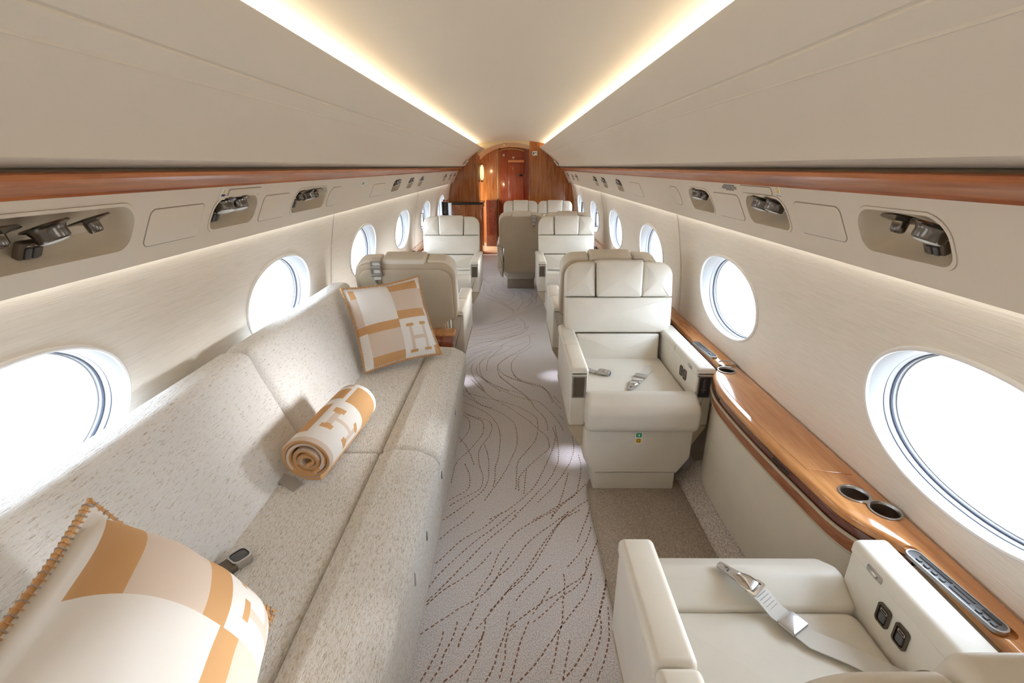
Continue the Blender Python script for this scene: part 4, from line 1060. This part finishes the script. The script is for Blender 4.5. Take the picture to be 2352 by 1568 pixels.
# ------------------------------------------------------------------ service panel fittings
def psf(sg, y, s, d=0.0):
    f = s / .219
    return Vector((XC + sg * (0.85 + 0.10 * f + d * 0.89), y, 1.40 - 0.195 * f + d * 0.456))
def sframe(sg, y, s, d=0.0):
    """u along +y (right side) / -y, v up the slope, w into the cabin"""
    U = Vector((0, sg, 0)); V = (psf(sg, y, 0) - psf(sg, y, .219)).normalized(); W = Vector((-sg * .89, 0, -.456))
    return frame(psf(sg, y, s, d), U, V, W)
def reading_lamp(root, o, sg, big, yaw=0.0):
    A = Vector((-sg * .30, yaw, -1)).normalized(); r = .033 if big else .029
    mb = MB()
    if big:
        lathe(mb, [(.010, .006), (r + .010, .004), (r + .012, 0), (r + .002, -.004), (r - .002, -.012), (r - .002, -.026), (r - .005, -.030)], o, -A, 'dark_chrome', 28)
    else:
        lathe(mb, [(.010, .006), (r + .012, .004), (r + .014, 0), (r - .004, -.003), (.016, -.006), (.015, -.024), (.012, -.028), (.007, -.027), (.006, -.018)], o, -A, 'dark_chrome', 26)
    h = mb.build('reading_light' if big else 'air_nozzle', root)
    if big:
        m2 = MB(); lathe(m2, [(r - .004, -.0285), (r - .010, -.033), (.004, -.035)], o, -A, 'lens', 24); m2.build('lens', h)
    return h
WELL_NAMES = {1: ['nearest light well on the right, deep oval with air nozzle, lamp and two rocker switches', 'second light well on the right with two chrome lamps, below the yellow sticker',
    'third light well on the right, left of the black placard text', 'fourth light well on the right wall, between the third and fourth windows', 'fifth light well on the right wall, over the fourth window', 'sixth light well on the right wall, just beyond the fourth window',
    'seventh light well on the right wall, first of the last three before the bulkhead', 'eighth light well on the right wall, next to last before the bulkhead', 'last light well on the right wall beside the wood bulkhead'],
   -1: ['wide nearest light well on the left with two air nozzles, lamp and switch plate', 'second light well on the left, below the blue and yellow sticker', 'third light well on the left with three small fittings',
    'fourth light well on the left wall, between the third and fourth windows', 'fifth light well on the left wall, just before the fourth window', 'sixth light well on the left wall, just beyond the fourth window', 'seventh light well on the left wall, first of the last three before the galley',
    'eighth light well on the left wall, middle one of the last three', 'last light well on the left wall beside the galley cabinet']}
ALLW = {1: [(1.070, .262, .112), (1.663, .268, .108), (2.262, .266, .106), (4.05, .22, .10), (4.72, .20, .10), (5.22, .20, .10), (6.80, .2, .095), (7.30, .2, .095), (7.85, .2, .095)],
        -1: [(0.935, .55, .122), (1.675, .27, .108), (2.315, .375, .108), (4.05, .26, .10), (4.60, .22, .10), (5.12, .2, .10), (6.90, .2, .095), (7.50, .2, .095), (7.92, .16, .09)]}
# fittings per well: (kind, dy, s)   kinds: B big lamp, N nozzle, S switch
FIT = {1: [[('N', .016, .062), ('B', -.072, .068), ('S', -.040, .118)], [('B', .045, .060), ('B', -.045, .060)], [('B', .04, .060), ('N', -.03, .064), ('S', -.095, .112)],
           [('B', .0, .06), ('S', -.07, .12)], [('B', .02, .06), ('N', -.05, .064)], [('B', .02, .06), ('S', -.07, .12)], [('B', 0, .06), ('S', -.07, .12)], [('N', 0, .06)], [('B', 0, .06), ('S', -.07, .12)]],
       -1: [[('N', -.045, .068), ('B', .060, .068), ('N', .168, .066), ('S', .050, .115)], [('B', -.05, .062), ('B', .03, .060), ('S', -.05, .105)], [('N', -.10, .066), ('B', -.02, .062), ('N', .075, .062), ('S', -.09, .108)],
            [('B', .0, .06), ('N', .06, .064), ('S', -.08, .12)], [('B', 0, .06), ('N', .04, .064)], [('B', 0, .06), ('S', -.07, .12)], [('B', 0, .06)], [('N', 0, .06)], [('B', 0, .06)]]}
for sg in (1, -1):
    for i, (yc, w, h) in enumerate(ALLW[sg]):
        root = empty('light_well', psf(sg, yc, .102)); tag(root, WELL_NAMES[sg][i], 'reading light', 'overhead reading light wells')
        RM = Matrix.Translation(-root.location)
        O = rr(w, h, [h * .48, h * .48, h * .3, h * .3], yc, 0.102, 8); K = len(O)
        def sc(k, kd=1.0): return [(yc + (y - yc) * (1 - (1 - k) * h / w), .102 + (s - .102) * k) for y, s in O]
        mb = MB()
        prof = [(1.0, 0.0), (.99, .006), (.965, .03), (.91, .055), (.74, .072), (.35, .078)]
        V = [psf(sg, y, s, d) for k, d in prof for y, s in sc(k)]; F = []
        for r in range(len(prof) - 1):
            for j in range(K):
                q = (j + 1) % K; F.append((r * K + j, r * K + q, (r + 1) * K + q, (r + 1) * K + j))
        F.append(tuple((len(prof) - 1) * K + j for j in range(K)))
        mb.add(V, F, 'plastic_in'); mb.build('recess', root, matrix=RM)
        if i < 3:
            mb = MB(); A = sc(1.13); B = sc(1.0)
            V = [psf(sg, y, s, d) for P_, d in ((A, .001), (A, -.0022), (B, -.0022), (B, .001)) for y, s in P_]; F = []
            for r in range(4):
                for j in range(K):
                    q = (j + 1) % K; t = (r + 1) % 4; F.append((r * K + j, r * K + q, t * K + q, t * K + j))
            mb.add(V, F, 'plastic'); A2 = sc(1.143)
            V = [psf(sg, y, s, -.0006) for P_ in (A2, A) for y, s in P_]
            mb.add(V, [(j, (j + 1) % K, K + (j + 1) % K, K + j) for j in range(K)], 'seam'); mb.build('bezel', root, matrix=RM)
        for kind, dy, s in FIT[sg][i]:
            if kind == 'S':
                fr = sframe(sg, yc + dy, s + .027, .046)
                mb = MB(); pad(mb, rr(.056, .040, .008), .016, fr, 'bronze', .005, k=3); pl = mb.build('switch_plate', root, matrix=RM)
                for q in (-.009, .009):
                    mb = MB(); pad(mb, rr(.014, .024, .003, q, -.004), .0195, fr, 'button', .002, k=2); ringpad(mb, rr(.016, .026, .003, q, -.004), rr(.0145, .0245, .003, q, -.004), .0175, fr, 'dark')
                    pad(mb, rr(.010, .003, .001, q, .013), .0172, fr, 'satin', .0004, k=1); mb.build('rocker', pl, matrix=RM)
            else:
                o = psf(sg, yc + dy, s + .016, .022) - Vector(root.location)
                reading_lamp(root, o, sg, kind == 'B', yaw=random.uniform(-.15, .15))

# flush doors on the service panel
def flush_panel(name, sg, pts, rad, label, grp, cat='panel', m='plastic', t=.0022):
    yc = sum(p[0] for p in pts) / len(pts); s0 = sum(p[1] for p in pts) / len(pts)
    root = empty(name, psf(sg, yc, s0)); tag(root, label, cat, grp); RM = Matrix.Translation(-root.location)
    P = roundpoly([(sg * (y - yc), s0 - s) for y, s in pts], rad, 6)
    fr = sframe(sg, yc, s0, 0.0)
    mb = MB(); pad(mb, P, t, fr, m, .0012, k=2); mb.build('panel_face', root, matrix=RM)
    mb = MB(); ringpad(mb, inset(P, -.0022), inset(P, .0003), .0007, fr, 'seam'); mb.build('panel_gap', root, matrix=RM)
    return root
rc = lambda a, b, c, d: [(a, c), (b, c), (b, d), (a, d)]
flush_panel('access_panel', 1, rc(1.262, 1.475, .052, .151), .018, 'flush square cover between the two nearest right light wells', 'oxygen mask covers')
flush_panel('access_panel', 1, rc(1.85, 2.085, .055, .158), .018, 'flush square cover below the black placard text on the right', 'oxygen mask covers')
flush_panel('access_panel', 1, rc(2.545, 2.70, .052, .152), .045, 'oval flush speaker cover beyond the third right light well', 'oval speaker covers')
flush_panel('access_panel', 1, rc(1.584, 1.80, .013, .038), .008, 'narrow flush strip cover above the second right light well', 'narrow strip covers')
flush_panel('access_panel', 1, rc(3.34, 3.64, .06, .158), .018, 'flush square cover above the third right window', 'oxygen mask covers')
flush_panel('access_panel', -1, rc(1.262, 1.490, .060, .166), .018, 'flush square cover right of the widest left light well', 'oxygen mask covers')
flush_panel('access_panel', -1, rc(1.60, 1.805, .021, .047), .008, 'narrow flush strip cover above the second left light well', 'narrow strip covers')
flush_panel('access_panel', -1, rc(1.855, 2.07, .058, .162), .018, 'flush square cover between the second and third left light wells', 'oxygen mask covers')
flush_panel('access_panel', -1, rc(2.54, 2.715, .056, .160), .045, 'oval flush speaker cover beyond the third left light well', 'oval speaker covers')
flush_panel('access_panel', -1, rc(3.345, 3.645, .068, .158), .018, 'flush square cover above the third left window', 'oxygen mask covers')

# stickers and placards
def sticker(sg, y, s, w, h, label, draw, name='sticker'):
    fr0 = sframe(sg, y, s, 0.0); root = empty(name, psf(sg, y, s)); tag(root, label, 'sticker'); RM = Matrix.Translation(-root.location)
    fr = frame(fr0(0, 0, 0), Vector((0, -sg, 0)) * 1.0, fr0(0, 1, 0) - fr0(0, 0, 0), fr0(0, 0, 1) - fr0(0, 0, 0))
    mb = MB(); draw(mb, fr, w, h); mb.build('printed_sheet', root, matrix=RM, sharp=0); return root
GLY = {'S': ['111', '100', '111', '001', '111'], 'E': ['111', '100', '110', '100', '111'], 'A': ['010', '101', '111', '101', '101'], 'T': ['111', '010', '010', '010', '010'], 'B': ['110', '101', '110', '101', '110'],
       'L': ['100', '100', '100', '100', '111'], 'X': ['101', '101', '010', '101', '101'], 'I': ['111', '010', '010', '010', '111'], 'O': ['111', '101', '101', '101', '111'], 'N': ['111', '101', '101', '101', '101'],
       'U': ['101', '101', '101', '101', '111'], 'Y': ['101', '101', '010', '010', '010'], 'R': ['110', '101', '110', '101', '101'], 'D': ['110', '101', '101', '101', '110'], 'F': ['111', '100', '110', '100', '100'], 'H': ['101', '101', '111', '101', '101'], 'M': ['101', '111', '111', '101', '101'], 'K': ['101', '101', '110', '101', '101'], ' ': ['000'] * 5, 'P': ['111', '101', '111', '100', '100'], 'C': ['111', '100', '100', '100', '111'], 'G': ['111', '100', '101', '101', '111'], 'V': ['101', '101', '101', '101', '010'], '.': ['000', '000', '000', '000', '010']}
def write(mb, fr, txt, cx, cy, ch, m='ink', w=.0012):
    px = ch / 5; x = cx - len(txt) * 4 * px / 2
    for c in txt:
        for r, row in enumerate(GLY.get(c, GLY[' '])):
            for k, b_ in enumerate(row):
                if b_ == '1':
                    a, b2 = x + k * px, cy + ch / 2 - (r + 1) * px
                    mb.add([fr(a, b2, w), fr(a + px, b2, w), fr(a + px, b2 + px, w), fr(a, b2 + px, w)], [(0, 1, 2, 3)], m)
        x += 4 * px
def draw_belt(mb, fr, w, h):
    pad(mb, rr(w, h, .003), .0008, fr, 'paper', .0003, k=1)
    ringpad(mb, rr(.017, .018, .006, 0, .004), rr(.009, .010, .004, 0, .004), .0012, fr, 'yellow'); pad(mb, rr(.013, .008, .002, 0, -.003), .0014, fr, 'yellow', .0002, k=1)
    write(mb, fr, 'SEAT BELT', 0, -.0145, .0035, 'ink')
def draw_vest(mb, fr, w, h):
    pad(mb, rr(w, h, .002), .0008, fr, 'paper', .0003, k=1)
    pad(mb, [(-.008, .002), (.008, .002), (.004, .008), (.003, .015), (-.001, .015), (-.003, .008)], .0012, fr, 'yellow', .0002, k=1); pad(mb, rr(.020, .007, .001, 0, -.004), .0013, fr, 'navy', .0002, k=1); pad(mb, rr(.0025, .007, .0005, 0, -.0135), .0012, fr, 'ink', .0002, k=1)
def draw_text(mb, fr, w, h):
    rnd = random.Random(3)
    for r, (ww, sh) in enumerate(((.085, 0), (.115, 0), (.125, -.002), (.055, 0))):
        x = -ww / 2 + sh
        while x < ww / 2:
            l = rnd.choice((.006, .009, .012)); y = .009 - r * .0062
            mb.add([fr(x, y - .0018, .0006), fr(x + l, y - .0018, .0006), fr(x + l, y + .0018, .0006), fr(x, y + .0018, .0006)], [(0, 1, 2, 3)], 'ink'); x += l + .0025
sticker(1, 1.545, .023, .033, .037, 'white sticker with yellow belt symbol above the second right light well', draw_belt)
sticker(-1, 1.572, .034, .032, .040, 'white sticker with yellow and blue symbol above the second left light well', draw_vest)
sticker(1, 1.905, .026, .13, .03, 'four lines of small black placard text under the right cherry rail', draw_text, 'placard')
def draw_small(mb, fr, w, h):
    pad(mb, rr(w, h, .002), .0008, fr, 'paper', .0003, k=1); pad(mb, rr(w * .25, h * .5, .001, -w * .2, 0), .0013, fr, 'navy', .0002, k=1); pad(mb, rr(w * .25, h * .4, .001, w * .2, 0), .0013, fr, 'green', .0002, k=1)
sticker(-1, 3.08, .050, .055, .035, 'small white sticker with blue mark above the third left window', draw_small)
# exit signs at the forward end of the overhead lining
for sg, nm in ((-1, 'left'), (1, 'right')):
    n = Vector((-sg * .74, -.05, -.67)); p = Vector((XC + sg * .700, 7.95, 1.5085)); U = Vector((0, -sg * 1.0, 0)) * 1.0
    V = (Vector((XC + sg * .660, 0, 1.584)) - Vector((XC + sg * .725, 0, 1.504))); V.y = 0; V.normalize()
    W = U.cross(V)
    if W.dot(n) < 0: W = -W
    fr = frame((0, 0, 0), U, V, W); root = empty('exit_sign', p + W * .002); tag(root, 'small white EXIT sign at the forward end of the %s overhead lining' % nm, 'sign', 'exit signs')
    mb = MB(); pad(mb, rr(.25, .085, .004), .006, fr, 'paper', .001, k=1); mb.build('sign_plate', root)
    mb = MB(); write(mb, fr, 'EXIT', 0, 0, .045, 'ink', .0065); mb.build('lettering', root, sharp=0)
mb = MB(); frs = frame((.333, YB - .001, 1.655), (1, 0, 0), (0, 0, 1), (0, -1, 0)); pad(mb, rr(.075, .065, .006), .004, frs, 'paper', .001, k=1); pad(mb, rr(.018, .040, .003, -.017, 0), .0055, frs, 'navy', .0005, k=1); pad(mb, rr(.022, .018, .003, .014, .008), .0055, frs, 'green', .0005, k=1)
tag(mb.build('notice_sign'), 'small square pictogram plate high on the right wood bulkhead', 'sign')

# monitor and fittings by the left forward window
root = empty('wall_monitor', (-.99, 7.00, .86)); tag(root, 'black flat monitor seen edge on by the left forward window', 'monitor')
mb = MB(); box(mb, (-.03, -.02, -.24), (.055, .02, .13), 'screen', .006); mb.build('screen', root)
mb = MB(); box(mb, (-.03, .021, -.24), (.06, .028, .13), 'satin', .002); mb.build('back_cover', root)
mb = MB(); tube(mb, [(-.03, .0, -.02), (-.01, -.10, -.05), (.02, -.16, -.05), (.0, -.20, -.25)], .010, 'chrome'); mb.build('swing_arm', root)
mb = MB(); box(mb, (-1.02, 7.12, .60), (-.955, 7.22, 1.01), 'wood_door', .005); tag(mb.build('wood_partition'), 'low dark wood partition behind the left wall monitor', 'partition')
mb = MB(); box(mb, (-1.035, 7.60, .602), (-.96, 7.68, .93), 'white_plastic', .006); tag(mb.build('handset_holder'), 'pale handset holder on the left ledge next to the galley', 'holder')
# slim exit handles near the forward windows
for sg, y, z, lbl in ((1, 5.80, .865, 'thin black frame bar in front of the fifth right window'), (1, 7.02, .90, 'thin black frame bar just before the sixth right window'), (-1, 5.75, .865, 'thin black frame bar in front of the fifth left window')):
    xw = XC + sg * (half(z) - .003); i_ = xw - sg * .035
    mb = MB(); tube(mb, [(xw, y, z + .075), (i_, y, z + .075), (i_, y, z + .065)], .004, 'button'); tube(mb, [(i_, y, z + .085), (i_, y, z - .085)], .006, 'button'); tube(mb, [(i_, y, z - .065), (i_, y, z - .075), (xw, y, z - .075)], .004, 'button')
    tag(mb.build('window_bar'), lbl, 'handle')
mb = MB(); xw = XC + half(.9) - .003; tube(mb, [(xw, 7.86, .96), (xw - .04, 7.86, .96), (xw - .04, 7.86, .80), (xw, 7.86, .80)], .008, 'chrome')
tag(mb.build('grab_handle'), 'small chrome grab handle beside the last right window', 'handle')

# floor lights under the aisle arms of three seats
for seat, lx in ((s1, -.228), (s2, .228), (s8, -.228)):
    mb = MB(); pad(mb, rr(.022, .03, .004, lx, -.02), .016, FZ(.212), 'satin', .002, k=2); fl = mb.build('floor_light', seat)
    mb = MB(); pad(mb, rr(.014, .022, .003, lx, -.02), .003, FZ(.2095), 'aisle_led', .001, k=1); mb.build('light_lens', fl)
    ld = bpy.data.lights.new('floor_spot', 'SPOT'); ld.energy = .75; ld.spot_size = 1.15; ld.spot_blend = .9; ld.color = (.88, .88, 1.0); ld.shadow_soft_size = .01
    lo = bpy.data.objects.new('floor_spot', ld); COL.objects.link(lo); lo.location = (lx, -.02, .205); lo.rotation_euler = (0, math.radians(9) * (1 if lx < 0 else -1), 0); lo.parent = fl

# ------------------------------------------------------------------ light and camera
w = bpy.data.worlds.new('World'); scene.world = w; w.use_nodes = True; nt = w.node_tree
bg = nt.nodes['Background']; tc = nt.nodes.new('ShaderNodeTexCoord'); sp = nt.nodes.new('ShaderNodeSeparateXYZ'); L(nt, tc.outputs['Generated'], sp.inputs[0])
mr = N(nt, 'ShaderNodeMapRange'); mr.inputs['From Min'].default_value = -.35; mr.inputs['From Max'].default_value = .35; L(nt, sp.outputs['Z'], mr.inputs['Value'])
c = ramp(nt, mr.outputs[0], [(0.0, (.36, .37, .38)), (.46, (.5, .52, .55)), (.54, (.90, .99, 1.08)), (1.0, (.92, 1.06, 1.22))]); L(nt, c, bg.inputs['Color']); bg.inputs['Strength'].default_value = SKY
for sg in (-1, 1):
    for yc in WIN_Y:
        ld = bpy.data.lights.new('window_portal', 'AREA'); ld.shape = 'RECTANGLE'; ld.size = .60; ld.size_y = .36; ld.cycles.is_portal = True
        o = bpy.data.objects.new('window_portal', ld); COL.objects.link(o); o.location = (XC + sg * (half(WZ) + .13), yc, WZ)
        o.rotation_euler = (PI / 2, 0, PI / 2 * sg)
for i, (x, y, z, e) in enumerate(((-.06, 9.0, 1.74, 3.5),)):
    ld = bpy.data.lights.new('downlight_lamp', 'SPOT'); ld.energy = e; ld.color = (1, .78, .45); ld.spot_size = 1.9; ld.spot_blend = .6; ld.shadow_soft_size = .05
    o = bpy.data.objects.new('downlight_lamp', ld); COL.objects.link(o); o.location = (x, y, z)
ld = bpy.data.lights.new('sconce_lamp', 'POINT'); ld.energy = .9; ld.color = (1, .74, .40); ld.shadow_soft_size = .03
o = bpy.data.objects.new('sconce_lamp', ld); COL.objects.link(o); o.location = (-.50, 8.50, 1.36)

ld = bpy.data.lights.new('hazy_sun', 'SUN'); ld.energy = SUN; ld.angle = math.radians(16); ld.color = (1.0, .98, .95)
o = bpy.data.objects.new('hazy_sun', ld); COL.objects.link(o); o.location = (6, 4, 4)
o.rotation_euler = Vector((-1.6, -.45, -.24)).to_track_quat('-Z', 'Y').to_euler()
cam = bpy.data.cameras.new('Camera'); co = bpy.data.objects.new('Camera', cam); COL.objects.link(co)
co.location = (0, 0, CAM_H); cam.sensor_width = 36.0; cam.lens = 1100 / 2352 * 36; cam.clip_start = .02
co.rotation_euler = (PI / 2 - math.atan(401 / 1100), 0, math.atan2(5, math.hypot(1100, 401)))
scene.camera = co
scene.view_settings.view_transform = 'Standard'; scene.view_settings.look = 'None'; scene.view_settings.gamma = 1.0; scene.view_settings.exposure = EXPO
scene.view_settings.use_curve_mapping = False
cy = scene.cycles; cy.use_denoising = True; cy.use_adaptive_sampling = True; cy.adaptive_threshold = .015; cy.max_bounces = 12; cy.diffuse_bounces = 7; cy.glossy_bounces = 4; cy.transparent_max_bounces = 12
cy.sample_clamp_indirect = 8.0; cy.caustics_reflective = False; cy.caustics_refractive = False
bpy.context.view_layer.update()
